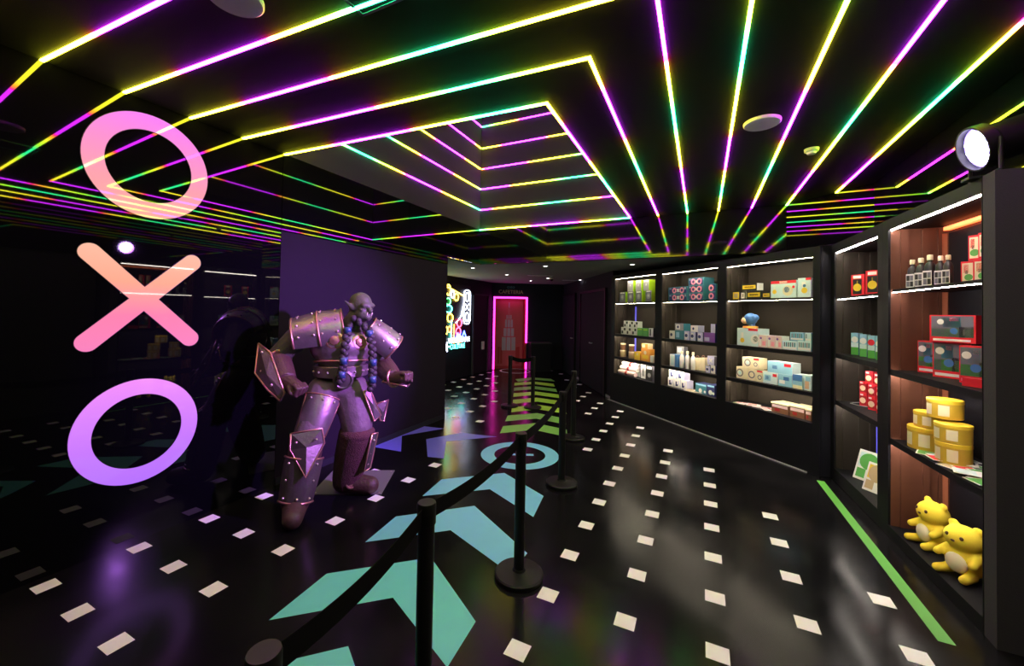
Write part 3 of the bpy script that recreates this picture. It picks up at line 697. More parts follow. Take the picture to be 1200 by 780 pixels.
# ---- bay D1
L = 'grey-fronted lime carton on the top shelf of the bay nearest the hall doors'; G = 'grey and lime cartons'
pt = [('c', .5, .5, .26, 'p_midgrey'), ('c', .5, .52, .12, 'p_white'), ('r', .15, .85, .85, .95, 'p_white')]
hh = 0
for k, a in enumerate((726, 735.5, 745, 756.5)): _, hh = carton('D1', 0, a, a+7, 341.5, 353, 'p_grey', 'p_lime', pt, 'lower-row grey-fronted lime carton, '+['nearest', 'second from', 'third from', 'farthest from'][k]+' the hall doors', G, d=.08, dp=.2, hmax=.205)
for k, a in enumerate((735.5, 745, 754)): carton('D1', 0, a, a+6.5, 328, 340.5, 'p_midgrey', 'p_lime', pt, 'upper-row grey-fronted lime carton, '+['nearest', 'second from', 'farthest from'][k]+' the hall doors', G, d=.085, dp=.19, stack=hh)
L = 'small white boxed mug with black print, second shelf nearest the hall doors'; G = 'white and black mug boxes'
pt = [('r', .1, .1, .45, .5, 'p_black'), ('r', .55, .55, .95, .9, 'p_black')]
for k, a in enumerate((728, 734, 740.5)): _, hh = carton('D1', 1, a, a+5.4, 383, 391, 'p_white', 'p_white', pt, 'bottom-row white mug box with black print, '+['farthest from', 'second from', 'next to'][k]+' the plain green boxes', G, d=.08, dp=.11, hmax=.135)
for k, a in enumerate((731, 737, 742.5)): carton('D1', 1, a, a+5, 375, 382.5, 'p_white', 'p_white', pt, 'top-row white mug box with black print, '+['farthest from', 'second from', 'nearest'][k]+' the plain green boxes', G, d=.082, dp=.10, stack=hh)
for a in (747, 753.5): carton('D1', 1, a, a+5.8, 383, 392, 'p_green', 'p_green', [('r', .1, .75, .9, .9, 'p_lime')], 'plain bright green box beside the white mug boxes', 'green boxes on the second shelf', d=.08, dp=.11)
carton('D1', 1, 760.5, 765.5, 383, 393, 'p_white', 'p_black', [('r', .2, .1, .5, .9, 'p_black')], 'white and black striped box right of the green boxes', None, d=.08, dp=.11)
def tin(u, sh, px0, px1, py0, py1, body, lid, label, group, stack=0.0, d=.14, panel=None, name='tin', cat='tin', squash=1.0):
    s_a, _ = uloc(u, px0, py0, d); s_b, _ = uloc(u, px1, py0, d); sm, zb = uloc(u, (px0+px1)/2, py1, d); _, zt = uloc(u, (px0+px1)/2, py0, d)
    p = Vector(upos(u, sm, d, 0)); dd = p.x*fw.x+p.y*fw.y; r = (px1-px0)*dd/FPX/2*.97; h = zt-zb
    e = empty(name, upos(u, sm, d, SH[u][sh]+stack+.0005), UN[u]['rz']); tag(e, label, cat, group)
    smooth_by(MB().lathe([(r*.96, 0), (r, .004), (r, h*.86), (r*.97, h*.87)], body, 24).build('can', e)); 
    smooth_by(MB().lathe([(r*.99, h*.80), (r*1.02, h*.81), (r*1.02, h*.97), (r*.96, h), (r*.90, h*.985), (r*.05, h*.985)], lid, 24).build('lid', e))
    if panel:
        for a in (-2.5, -1.5, -.5):
            mb = MB(); n = 5
            for k in range(n):
                t0_ = a-.3+.6*k/n; t1_ = a-.3+.6*(k+1)/n; R_ = r*1.004
                mb.face([(R_*math.cos(t0_), R_*math.sin(t0_), h*.16), (R_*math.cos(t1_), R_*math.sin(t1_), h*.16), (R_*math.cos(t1_), R_*math.sin(t1_), h*.72), (R_*math.cos(t0_), R_*math.sin(t0_), h*.72)], panel)
            mb.build('label_panel', e)
    return e, h+.0005, r
L = 'tan and black tin with pale lid left of the orange boxes'; G = 'tan and black tins'
hh = 0
for k, a in enumerate((726.5, 736.5)): _, hh, _ = tin('D1', 2, a, a+7.2, 411, 419, 'p_tan', 'p_cream', 'tan tin with pale lid, lower one of the pair '+['nearest the hall doors', 'beside the orange boxes'][k], G)
for k, a in enumerate((727, 737)): tin('D1', 2, a, a+6.5, 402.5, 410.5, 'p_brown', 'p_cream', 'brown tin with pale lid, upper one of the pair '+['nearest the hall doors', 'beside the orange boxes'][k], G, stack=hh)
G = 'orange boxes on the third shelf'; pt = [('r', .15, .2, .85, .5, 'p_yellow'), ('c', .5, .7, .16, 'p_cream')]
_, h1 = carton('D1', 2, 743.5, 750, 411.5, 421, 'p_yellow', 'p_orange', pt, 'yellow-orange box at the left foot of the orange pile', G, d=.08, dp=.12)
_, h2 = carton('D1', 2, 751.5, 761, 408, 422.5, 'p_orange', 'p_orange', pt, 'largest orange box, under the small top box of the pile', G, d=.08, dp=.12)
carton('D1', 2, 752, 759, 401.5, 407.5, 'p_orange', 'p_cream', [('r', .1, .2, .6, .8, 'p_cream')], 'small orange box topping the orange pile', G, d=.085, dp=.11, stack=h2)
carton('D1', 2, 762, 765.5, 416, 424, 'p_white', 'p_cream', [], 'slim white box right of the orange pile', None, d=.08, dp=.10)
G = 'rolled posters in the bottom of the bay'
def roll(u, sh, s, d, z, L_, r, m, label, group):
    e = empty('rolled_poster', upos(u, s, d, SH[u][sh]+z+r*1.05+.001), UN[u]['rz']); tag(e, label, 'poster', group)
    smooth_by(MB().tube([(-L_/2, 0, 0), (L_/2, 0, 0)], r, m, 16).build('sheet', e)); MB().tube([(-.03, 0, 0), (.03, 0, 0)], r*1.04, 'p_deepred', 16).build('band', e)
for k, (dd_, zz) in enumerate([(.08, 0), (.17, 0), (.26, 0), (.125, .076), (.215, .076), (.17, .152)]):
    roll('D1', 3, .44, dd_, zz, .5, .042, 'p_blush' if k % 2 == 0 else 'p_white', ('pale pink' if k % 2 == 0 else 'white')+' rolled poster in the pile, '+['bottom layer at the front', 'bottom layer in the middle', 'bottom layer at the back', 'second layer at the front', 'second layer at the back', 'on the very top'][k], G)
carton('D1', 3, 750.5, 764.5, 428, 447, 'p_black', 'p_grey', [('r', .05, .05, .45, .95, 'p_white'), ('r', .15, .2, .35, .8, 'p_grey'), ('r', .55, .75, .95, .9, 'p_white'), ('c', .75, .35, .15, 'p_midgrey')], 'black and white box right of the rolled posters', None, d=.08, dp=.2)

# ---- bay D2
logo = [('r', .04, .08, .96, .92, 'p_navy'), ('o', .32, .5, .40, .2, 'p_pink'), ('x', .52, .5, .32, 'p_white'), ('o', .72, .5, .42, .22, 'p_pink'), ('r', .05, .68, .16, .88, 'p_lav'), ('r', .84, .6, .94, .9, 'p_white')]
G = 'teal game boxes with pink ring logo'
for nm, a, b, yt, yb, n in [('the stack of two', 783.5, 805.5, 336, 352.5, 2), ('the stack of three', 807, 824.5, 326, 352.5, 3), ('the stack cut by the bay edge', 831, 838.6, 333, 352, 2)]:
    hs = 0
    for k in range(n):
        y1_ = yb-(yb-yt)*k/n; y0_ = yb-(yb-yt)*(k+1)/n
        _, h_ = carton('D2', 0, a, b, y0_, y1_, 'p_teal', 'p_teal', logo if b-a > 10 else logo[:2], ['bottom', 'middle' if n == 3 else 'top', 'top'][k]+' teal box with pink ring logo in '+nm, G, d=.09, dp=.2, stack=hs); hs += h_
G = 'blue and white boxed mugs'
mug = [('r', .12, .15, .6, .85, 'p_white'), ('c', .36, .5, .2, 'p_navy')]
_, h1 = carton('D2', 1, 784.5, 791, 387, 396.5, 'p_white', 'p_teal', mug, 'white mug box at the left end of the blue row, second shelf', G, d=.09, dp=.13)
_, h2 = carton('D2', 1, 791.5, 801, 386.5, 397, 'p_teal', 'p_teal', [('r', .1, .2, .5, .8, 'p_sky')], 'plain teal box under the small grey box, second shelf', G, d=.09, dp=.15)
carton('D2', 1, 791, 801, 378, 386, 'p_midgrey', 'p_teal', mug, 'small grey and teal box on top of the plain teal box', G, d=.092, dp=.14, stack=h2)
for k, a in enumerate((802, 809, 817.5)): _, h3 = carton('D2', 1, a, a+6.2, 388, 398.5, 'p_lav', 'p_navy', mug, 'lavender mug box with white window, '+['touching the plain teal box', 'middle of three', 'touching the wide purple box'][k], G, d=.09, dp=.13)
carton('D2', 1, 809.5, 818, 379.5, 387, 'p_white', 'p_lav', mug, 'white boxed mug standing on top of the lavender boxes', G, d=.092, dp=.12, stack=h3)
_, h4 = carton('D2', 1, 825, 838, 390, 401, 'p_purple', 'p_navy', [('r', .05, .1, .5, .5, 'p_lav')], 'wide purple box at the right end of the second shelf', G, d=.09, dp=.13)
carton('D2', 1, 833, 838.3, 379.5, 390, 'p_lav', 'p_navy', [], 'upright lavender box on the wide purple box', G, d=.092, dp=.12, stack=h4)
carton('D2', 2, 785, 794.5, 416, 430, 'p_white', 'p_blue', [('r', .1, .1, .55, .9, 'p_pale'), ('r', .6, 0, 1, 1, 'p_blue')], 'white and blue box left of the white bottles', None, d=.09, dp=.14)
carton('D2', 2, 793, 801.5, 406, 428.5, 'p_midgrey', 'p_grey', [('r', .1, .7, .7, .95, 'p_white')], 'tall grey box behind the white bottles', None, d=.26, dp=.08)
def bottle(u, sh, px0, px1, py0, py1, body, cap_, label, group, d=.12, prof=0, stack=0.0):
    s_a, _ = uloc(u, px0, py1, d); sm, zb = uloc(u, (px0+px1)/2, py1, d); _, zt = uloc(u, (px0+px1)/2, py0, d); h = zt-zb
    p = Vector(upos(u, sm, d, 0)); dd = p.x*fw.x+p.y*fw.y; r = (px1-px0)*dd/FPX/2
    e = empty('bottle', upos(u, sm, d, SH[u][sh]+stack+.0005), UN[u]['rz']); tag(e, label, 'bottle', group)
    smooth_by(MB().lathe([(r*.9, 0), (r, .006), (r, h*.62), (r*.8, h*.72), (r*.42, h*.78), (r*.40, h*.84)], body, 20).build('flask', e))
    smooth_by(MB().lathe([(r*.5, h*.835), (r*.55, h*.84), (r*.55, h*.97), (r*.48, h), (r*.05, h)], cap_, 20).build('cap', e))
    return e, r, h
for k, a in enumerate((796.5, 803.0, 809.6)): bottle('D2', 2, a, a+5.0, 412, 431.5 if a < 800 else 432.5, 'p_white', 'p_cream', 'white drink bottle, '+['nearest the white and blue box', 'middle one of three', 'nearest the beige bags'][k], 'white drink bottles', d=.12)
def bag(u, sh, px0, px1, py0, py1, m, label, group, d=.16, dp=.09):
    s_a, _ = uloc(u, px0, py1, d); s_b, _ = uloc(u, px1, py1, d); sm, zb = uloc(u, (px0+px1)/2, py1, d); _, zt = uloc(u, (px0+px1)/2, py0, d); h = zt-zb; wd = abs(s_b-s_a)
    e = empty('tote_bag', upos(u, sm, d+dp/2, SH[u][sh]+.0005), UN[u]['rz']); tag(e, label, 'bag', group)
    mb = MB(); n = 6
    mb.mesh([(-wd/2, -dp/2, 0), (wd/2, -dp/2, 0), (wd/2, dp/2, 0), (-wd/2, dp/2, 0), (-wd*.47, -dp*.42, h*.95), (wd*.47, -dp*.42, h), (wd*.47, dp*.3, h), (-wd*.47, dp*.3, h*.95)],
            [(0, 3, 2, 1), (4, 5, 6, 7), (0, 1, 5, 4), (1, 2, 6, 5), (2, 3, 7, 6), (3, 0, 4, 7)], m); mb.build('sack', e)
    MB().tube([(wd*.28*math.cos(PI*k/8), -dp*.3, h*.96+.035*math.sin(PI*k/8)) for k in range(9)], .006, 'p_brown', 6).build('handle', e)
bag('D2', 2, 813, 819.5, 419.5, 434, 'p_cream', 'beige canvas bag next to the white bottles', 'beige bags'); bag('D2', 2, 820, 826, 420, 436, 'p_cream', 'beige canvas bag next to the lavender boxes', 'beige bags')
_, h1 = carton('D2', 2, 827, 832.3, 429, 437, 'p_lav', 'p_navy', mug, 'low lavender mug box right of the beige bags', 'lavender boxes on the third shelf', d=.09, dp=.12)
_, h2 = carton('D2', 2, 833, 838.3, 429, 438.5, 'p_white', 'p_navy', mug, 'low white mug box at the end of the third shelf', 'lavender boxes on the third shelf', d=.09, dp=.12)
carton('D2', 2, 829, 837, 418, 428.5, 'p_lav', 'p_grey', [('x', .5, .5, .3, 'p_white')], 'lavender box with white cross on top of two mug boxes', 'lavender boxes on the third shelf', d=.092, dp=.12, stack=max(h1, h2))
pt = [('r', .2, .15, .45, .7, 'p_navy'), ('r', .45, .15, .6, .4, 'p_navy'), ('r', .6, .3, .8, .8, 'p_lav')]
G = 'white boxes with dark emblem'
for k, a in enumerate((782.8, 790.3, 797.8)): _, hh = carton('D2', 3, a, a+6.9, 441, 450.5+k*1.2, 'p_white', 'p_lav', pt, 'white box with dark emblem, bottom row of the pyramid, '+['far end', 'middle', 'nearest the tan cards'][k], G, d=.09, dp=.13, hmax=.135)
for k, a in enumerate((784, 793.5)): carton('D2', 3, a, a+8.2, 430.5, 441, 'p_white', 'p_lav', pt, 'white box with dark emblem, top row of the pyramid, '+['far one', 'one nearer the tan cards'][k], G, d=.092, dp=.12, stack=hh)
def flat(u, sh, s, d, z, wd, dp, t, rot, m, m2, label, group, name='leaflet', cat='leaflet'):
    mb = MB(); mb.box(-wd/2, wd/2, -dp/2, dp/2, 0, t, 'p_white')
    mb.face([(-wd*.45, -dp*.45, t+.0004), (wd*.45, -dp*.45, t+.0004), (wd*.45, dp*.1, t+.0004), (-wd*.45, dp*.1, t+.0004)], m)
    mb.face([(-wd*.45, dp*.15, t+.0004), (wd*.2, dp*.15, t+.0004), (wd*.2, dp*.42, t+.0004), (-wd*.45, dp*.42, t+.0004)], m2)
    o = mb.build(name); o.location = upos(u, s, d, SH[u][sh]+z+.0006); o.rotation_euler.z = UN[u]['rz']+rot; tag(o, label, cat, group); return o
rs = random.Random(11)
for k in range(4): flat('D2', 3, 1.98+.08*(k % 3), .09+.03*(k % 2), .004*k, .15, .10, .003, rs.uniform(-.5, .5), 'p_tan', 'p_brown', 'small tan card lying in the bottom of the middle bay', 'cards in the bottom of the middle bay', 'card', 'card')
pt = [('c', .45, .3, .22, 'p_white'), ('r', .05, .8, .95, .95, 'p_sky'), ('c', .85, .25, .13, 'p_white')]
carton('D2', 3, 815, 828, 450, 461.5, 'p_teal', 'p_navy', pt, 'dark teal box with white dome print, left of its pair', 'dark teal boxes with white print', d=.09, dp=.16)
carton('D2', 3, 828.8, 837.4, 452, 465, 'p_navy', 'p_navy', pt, 'navy box with white print at the bay edge', 'dark teal boxes with white print', d=.09, dp=.16)

# ---- bay D3
yb = [('r', .08, .25, .92, .75, 'p_yellow'), ('r', .2, .4, .8, .6, 'p_black')]
G = 'yellow and black small boxes'
carton('D3', 0, 859, 866, 340.5, 349, 'p_yellow', 'p_black', [('r', .2, .2, .8, .8, 'p_tan')], 'small square yellow box at the left end of the top shelf', G, d=.09, dp=.07)
carton('D3', 0, 867.3, 874, 340.5, 349, 'p_black', 'p_white', [('r', .2, .1, .8, .9, 'p_white'), ('r', .4, .3, .6, .7, 'p_black')], 'small black box with a white front beside the square yellow box', G, d=.09, dp=.07)
_, hh = carton('D3', 0, 875, 892, 339.5, 349.3, 'p_black', 'p_black', yb, 'long black box with yellow band, lying under its twin', G, d=.09, dp=.12)
carton('D3', 0, 893.5, 902.5, 341.5, 349.5, 'p_black', 'p_brown', yb, 'short black box with yellow band beside the big figure box', G, d=.09, dp=.12)
carton('D3', 0, 869, 887, 330, 338.5, 'p_black', 'p_white', yb, 'long black box with yellow band, on top of its twin', G, d=.092, dp=.11, stack=hh)
big = [('r', 0, .84, 1, 1, 'p_red'), ('r', .35, .87, .65, .97, 'p_white'), ('r', 0, 0, .3, .84, 'p_pale'), ('c', .15, .38, .13, 'p_yellow'), ('r', .1, .5, .2, .75, 'p_white'), ('c', .68, .42, .30, 'p_cream'), ('c', .64, .48, .17, 'p_blue'), ('c', .74, .48, .12, 'p_white'), ('r', .6, .2, .78, .27, 'p_yellow'), ('c', .9, .62, .08, 'p_red')]
carton('D3', 0, 903.5, 933, 329, 349.3, 'p_pale', 'p_pale', big, 'big pale blue figure box with a red top band, top shelf', 'pale blue figure boxes', d=.09, dp=.2)
carton('D3', 0, 935, 950.6, 326.5, 349.5, 'p_pale', 'p_pale', [('r', .6, .88, 1, 1, 'p_red'), ('c', .5, .36, .15, 'p_yellow'), ('r', .3, .5, .6, .8, 'p_white'), ('c', .5, .6, .08, 'p_blue')], 'narrower pale blue figure box at the right end of the top shelf', 'pale blue figure boxes', d=.09, dp=.2)
_, hh = carton('D3', 1, 864, 888, 383, 403.5, 'p_pale', 'p_pale', [('r', .55, .86, 1, 1, 'p_red'), ('r', .2, .45, .32, .75, 'p_white'), ('c', .26, .3, .14, 'p_yellow'), ('c', .86, .4, .26, 'p_white'), ('c', .9, .42, .16, 'p_black')], 'big pale blue figure box under the blue figurine', 'pale blue figure boxes', d=.09, dp=.2)
sf, _ = uloc('D3', 879.5, 383, .17)
e = empty('figurine', upos('D3', sf, .17, SH['D3'][1]+hh+.0005), UN['D3']['rz']); tag(e, 'round blue toy figurine on an orange stand, on top of a box', 'figurine')
smooth_by(MB().lathe([(.085, 0), (.09, .004), (.085, .026), (.05, .03)], 'p_orange', 24).build('stand', e))
mb = MB(); mb.ell((0, 0, .12), (.082, .075, .08), 'p_blue', 20, 14); mb.ell((.055, .0, .14), (.055, .05, .045), 'p_blue', 16, 10); mb.ell((.02, .0, .045), (.04, .04, .03), 'p_blue', 12, 8)
mb.build('head', e, True); mb = MB(); mb.ell((-.045, -.045, .10), (.045, .042, .042), 'p_skin', 16, 10); mb.build('face', e, True)
G = 'pink and white boxes on the second shelf'
for a, b, lab in [(889, 898, 'pink and white box nearest the big figure box'), (899, 908.5, 'pink and white box in the middle of its row'), (909, 916, 'pink and white box next to the silver boxes')]:
    _, hp = carton('D3', 1, a, b, 390.5+(a-889)*.06, 404.5+(a-889)*.09, 'p_blush', 'p_white', [('r', .1, .1, .35, .8, 'p_white'), ('r', .5, .15, .9, .5, 'p_pink'), ('c', .3, .75, .1, 'p_purple')], lab, G, d=.10, dp=.13)
G = 'silver-blue boxes'; sil = [('r', .05, .1, .95, .3, 'p_white')]+[('r', .1+.14*k, .35, .19+.14*k, .85, 'p_teal' if k % 2 else 'p_grey') for k in range(6)]
_, hh = carton('D3', 1, 917, 934, 398, 408, 'p_pale', 'p_sky', sil, 'silver-blue long box in the lower row, left one', G, d=.10, dp=.14)
_, hh = carton('D3', 1, 934.6, 950.6, 399, 410.5, 'p_pale', 'p_sky', sil, 'silver-blue long box in the lower row, right one', G, d=.10, dp=.14)
carton('D3', 1, 926, 942, 389, 398.5, 'p_sky', 'p_sky', sil, 'silver-blue box resting across the two long boxes', G, d=.105, dp=.12, stack=hh)
carton('D3', 1, 943.5, 950.6, 389.5, 399.5, 'p_pale', 'p_sky', sil[:3], 'short silver-blue box on top at the bay edge', G, d=.105, dp=.12, stack=hh)
G = 'cream boxes with dark ring print'; rg = [('o', .32, .5, .34, .24, 'p_grey'), ('c', .32, .5, .18, 'p_pale'), ('r', .68, .8, 1, 1, 'p_red'), ('o', .8, .42, .2, .13, 'p_grey')]
_, hh = carton('D3', 2, 863, 876, 430, 443.5, 'p_cream', 'p_cream', rg[:2], 'cream box with one large dark ring, bottom left of the pile', G, d=.09, dp=.15)
_, h2 = carton('D3', 2, 876.8, 885, 431.5, 445, 'p_cream', 'p_cream', [('o', .5, .5, .32, .22, 'p_grey')], 'cream box with an oval ring, bottom middle of the pile', G, d=.09, dp=.15)
carton('D3', 2, 870, 889.5, 418.5, 431, 'p_cream', 'p_cream', rg, 'cream box with two rings and red corner, on top of the pile', G, d=.095, dp=.14, stack=max(hh, h2))
carton('D3', 2, 885.6, 893.5, 434, 447, 'p_cream', 'p_cream', [('r', .2, .85, 1, 1, 'p_red'), ('o', .6, .4, .22, .14, 'p_grey')], 'cream box with red corner, bottom right of the ring pile', G, d=.09, dp=.15)
G = 'pale blue boxes on the third shelf'; bl = [('r', .1, .25, .55, .75, 'p_sky'), ('r', .2, .35, .4, .65, 'p_blue'), ('r', .68, .65, .95, .9, 'p_red')]
_, hh = carton('D3', 2, 894.2, 911, 438, 451.5, 'p_pale', 'p_white', bl, 'pale blue box with red tag, lower left of the blue pile', G, d=.09, dp=.15)
_, h2 = carton('D3', 2, 911.8, 928, 441, 455, 'p_sky', 'p_pale', [('r', .1, .2, .5, .5, 'p_white'), ('r', .4, .5, .8, .8, 'p_blue')], 'sky blue box, lower right of the blue pile', G, d=.09, dp=.15)
carton('D3', 2, 899.5, 928.5, 428, 441.5, 'p_sky', 'p_pale', bl, 'wide sky blue box with red tag on top of the blue pile', G, d=.095, dp=.14, stack=max(hh, h2))
carton('D3', 2, 929, 940, 440.5, 457, 'p_sky', 'p_pale', [('r', 0, 0, 1, .25, 'p_cream'), ('r', 0, .55, 1, 1, 'p_blue')], 'upright box shaded like a sunset sky next to the blue pile', G, d=.09, dp=.15)
carton('D3', 2, 942.5, 950.6, 441, 459, 'p_pale', 'p_pale', [('r', .1, .1, .7, .6, 'p_skin'), ('r', .2, .6, .9, .9, 'p_sky')], 'upright pale box with peach print at the third shelf end', G, d=.09, dp=.15)
rs = random.Random(5)
for k in range(7): flat('D3', 3, 2.86+.062*k, .10+.035*(k % 3), .0035*(k % 4)+.001, .15, .11, .003, rs.uniform(-.6, .6), 'p_blush', 'p_deepred', 'white and pink card pack lying flat in the bottom of the blue bay', 'card packs in the bottom of the blue bay', 'card_pack', 'card')
G = 'cream-topped cases'
for a, b, y0_, y1_, lab in [(904, 924, 475, 485.5, 'cream-topped dark red case left of its twin'), (925.5, 943, 478.5, 490.5, 'cream-topped dark red case in the middle'), (944, 950.6, 482, 493.5, 'cream-topped dark red case cut by the bay edge')]:
    o, hh = carton('D3', 3, a, b, y0_, y1_, 'p_brown', 'p_brown', [('r', .05, .6, .95, .9, 'p_blush'), ('r', .2, .2, .5, .5, 'p_deepred')], lab, G, d=.08, dp=.2)
    bb = o.data; ww = max(v.co.x for v in bb.vertices)
    MB().box(-ww-.004, ww+.004, -.104, .104, hh-.002, hh+.014, 'p_cream').build('lid', o)

# ---- bays on the right wall
RT = .62
pk = [('r', .12, .12, .8, .78, 'p_black'), ('c', .46, .42, .17, 'p_yellow'), ('r', .42, .5, .5, .72, 'p_yellow'), ('r', .15, .82, .75, .95, 'p_white')]
carton('W1', 0, 993, 1009, 317, 343, 'p_red', 'p_red', pk, 'red gift box with yellow emblem next to the bay corner, left one', 'red gift boxes with yellow emblem', rot=RT, d=.12, dp=.1)
carton('W1', 0, 1009.5, 1027, 313, 342, 'p_red', 'p_red', pk, 'larger red gift box with yellow emblem near the bay divider', 'red gift boxes with yellow emblem', rot=RT, d=.12, dp=.12)
for a, b, lab in [(991, 1000, 'sky-topped green box at the far end of its row of four'), (1000.5, 1009, 'sky-topped green box second from the far end of its row'), (1009.5, 1018, 'sky-topped green box with a red badge'), (1018.5, 1027, 'sky-topped green box next to the bay divider')]:
    carton('W1', 1, a, b, 394.5, 420+(a-991)*.05, 'p_green', 'p_sky', [('r', 0, .55, 1, 1, 'p_sky'), ('r', 0, .35, 1, .55, 'p_pale'), ('c', .5, .7, .14, 'p_red' if a == 1009.5 else 'p_white')], lab, 'sky and green boxes', rot=RT, d=.10, dp=.08)
rdp = [('r', .06, .1, .94, .8, 'p_deepred'), ('c', .45, .45, .22, 'p_cream'), ('r', .2, .2, .6, .32, 'p_yellow'), ('r', .1, .82, .5, .95, 'p_white')]
G = 'small red boxes piled on the third shelf'; h1 = h2 = 0
for k, a in enumerate((1000.5, 1010, 1019.5)): _, h1 = carton('W1', 2, a, a+8.6, 472+k*3, 487+k*4.2, 'p_red', 'p_red', rdp, 'small red box with cream print, bottom row of its pile, '+['far end', 'middle', 'against the bay divider'][k], G, rot=RT, d=.12, dp=.08, hmax=.125)
for k, a in enumerate((1000.5, 1010, 1019.5)): carton('W1', 2, a, a+8.4, 458, 472, 'p_red', 'p_red', rdp, 'small red box with cream print, middle row of its pile, '+['far end', 'centre', 'against the bay divider'][k], G, rot=RT, d=.12, dp=.08, stack=h1, hmax=.115)
for k, a in enumerate((1007, 1017)): carton('W1', 2, a, a+9, 442, 457, 'p_red', 'p_red', rdp, 'small red box with cream print, top row of its pile, '+['far one', 'against the bay divider'][k], G, rot=RT, d=.12, dp=.08, stack=h1+.1158, hmax=.115)
def magazine(u, sh, px_, py_, wd, h, d, lean, yaw, m, m2, label):
    s, _ = uloc(u, px_, py_, d)
    e = empty('magazine', upos(u, s, d, SH[u][sh]+.0065), UN[u]['rz']+yaw); tag(e, label, 'magazine', 'leaning magazines')
    mb = MB(); mb.box(-wd/2, wd/2, -.004, .004, 0, h, 'p_white'); y = -.0046
    mb.face([(-wd*.42, y, h*.45), (wd*.42, y, h*.45), (wd*.42, y, h*.92), (-wd*.42, y, h*.92)], m); mb.face([(-wd*.42, y, h*.08), (-wd*.05, y, h*.08), (-wd*.05, y, h*.38), (-wd*.42, y, h*.38)], m2)
    mb.face([(.08*math.cos(2*PI*k/16)*wd/.2, y-.0005, h*.65+.08*math.sin(2*PI*k/16)) for k in range(16)], m2)
    o = mb.build('cover', e); o.rotation_euler.x = -lean
    MB().box(-wd*.2, wd*.2, .004, .05, 0, .02, 'black_metal').build('stand', e)
magazine('W1', 3, 1013, 555, .21, .29, .14, .35, RT, 'p_pale', 'p_green', 'open white magazine with green picture leaning in the bottom of the bay')
magazine('W1', 3, 1023, 572, .18, .26, .10, .35, RT, 'p_yellow', 'p_tan', 'yellow-covered magazine leaning in front of the green-pictured one')
e = empty('cable', upos('W1', .14, .1, SH['W1'][2]+.006), UN['W1']['rz']); tag(e, 'thin grey cable loop hanging over the third shelf edge', 'cable')
MB().tube([(.0, .1, .0), (.05, .03, .0), (.12, -.02, .002), (.2, .02, .0), (.26, .12, .0)], .004, 'p_midgrey', 8).build('cord', e)
# end bay
def gift_bottle(px0, px1, py0, py1, label):
    e, r, h = bottle('W2', 0, px0, px1, py0, py1, 'p_black', 'p_cream', label, 'dark bottles with white caps', d=.11)
    mb = MB(); mb.box(-r*.8, r*.8, -r*1.12, -r*1.04, h*.04, h*.5, 'p_white'); y = -r*1.125
    for i_ in range(2):
        for j_ in range(2): mb.face([(-r*.7+i_*r*.72, y, h*(.07+.2*j_)), (-r*.7+i_*r*.72+r*.66, y, h*(.07+.2*j_)), (-r*.7+i_*r*.72+r*.66, y, h*(.25+.2*j_)), (-r*.7+i_*r*.72, y, h*(.25+.2*j_))], 'p_black' if (i_+j_) % 2 else 'p_grey')
    o = mb.build('label_card', e); o.rotation_euler.z = .7
for a, b, y0_, y1_, lab in [(1065, 1074, 300, 334, 'dark white-capped bottle farthest from the red boxes'), (1074.8, 1084, 298, 333, 'dark white-capped bottle second from the far end'), (1085, 1095, 293.5, 331, 'tall dark white-capped bottle in the middle of the row'),
                       (1098, 1106.5, 293.5, 328.5, 'dark white-capped bottle in the pair beside the red boxes, far one'), (1107, 1115.5, 292, 327, 'dark white-capped bottle touching the red boxes')]: gift_bottle(a, b, y0_, y1_, lab)
kp = [('r', .1, .08, .9, .92, 'p_cream'), ('r', .2, .5, .55, .85, 'p_red'), ('c', .55, .3, .14, 'p_green'), ('r', .3, .45, .5, .6, 'p_black')]
G = 'red and cream figure boxes'
_, h1 = carton('W2', 0, 1116, 1130, 299, 325.5, 'p_red', 'p_red', kp, 'red and cream box in the lower row beside the dark bottles', G, rot=RT, d=.14, dp=.09)
_, h2 = carton('W2', 0, 1130.5, 1147, 296.5, 323.5, 'p_red', 'p_red', kp, 'red and cream box in the lower row at the bay edge', G, rot=RT, d=.14, dp=.09)
carton('W2', 0, 1123.5, 1134.5, 269, 298, 'p_red', 'p_red', kp, 'red and cream box in the upper row, narrower one', G, rot=RT, d=.14, dp=.08, stack=max(h1, h2))
carton('W2', 0, 1135, 1147.5, 265, 295, 'p_red', 'p_red', kp, 'red and cream box in the upper row at the bay edge', G, rot=RT, d=.14, dp=.08, stack=max(h1, h2))
gp = [('r', .04, .2, .96, .96, 'p_grey'), ('r', .04, .2, .96, .5, 'p_green'), ('r', .3, .55, .7, .9, 'p_teal'), ('c', .25, .75, .1, 'p_white'), ('c', .55, .42, .11, 'p_blue'), ('r', .66, .2, .96, .58, 'p_black'), ('r', .74, .28, .88, .5, 'p_midgrey'), ('r', .45, .78, .65, .9, 'p_pink'), ('r', .08, .05, .9, .13, 'p_white')]
G = 'red game boxes with picture front'
_, h1 = carton('W2', 1, 1069, 1089, 404, 441, 'p_red', 'p_red', gp, 'red game box in the lower row, farthest from the bay edge', G, rot=RT, d=.15, dp=.08)
_, h2 = carton('W2', 1, 1087, 1117, 403.5, 445, 'p_red', 'p_red', gp, 'red game box in the middle of the lower row', G, rot=RT, d=.13, dp=.08)
_, h3 = carton('W2', 1, 1117.5, 1147, 406, 450, 'p_red', 'p_red', gp, 'red game box in the lower row at the bay edge', G, rot=RT, d=.13, dp=.08)
_, h4 = carton('W2', 1, 1085, 1131, 371, 403, 'p_red', 'p_red', gp, 'wide red game box on top of the lower row', G, rot=RT, d=.13, dp=.08, stack=max(h1, h2, h3))
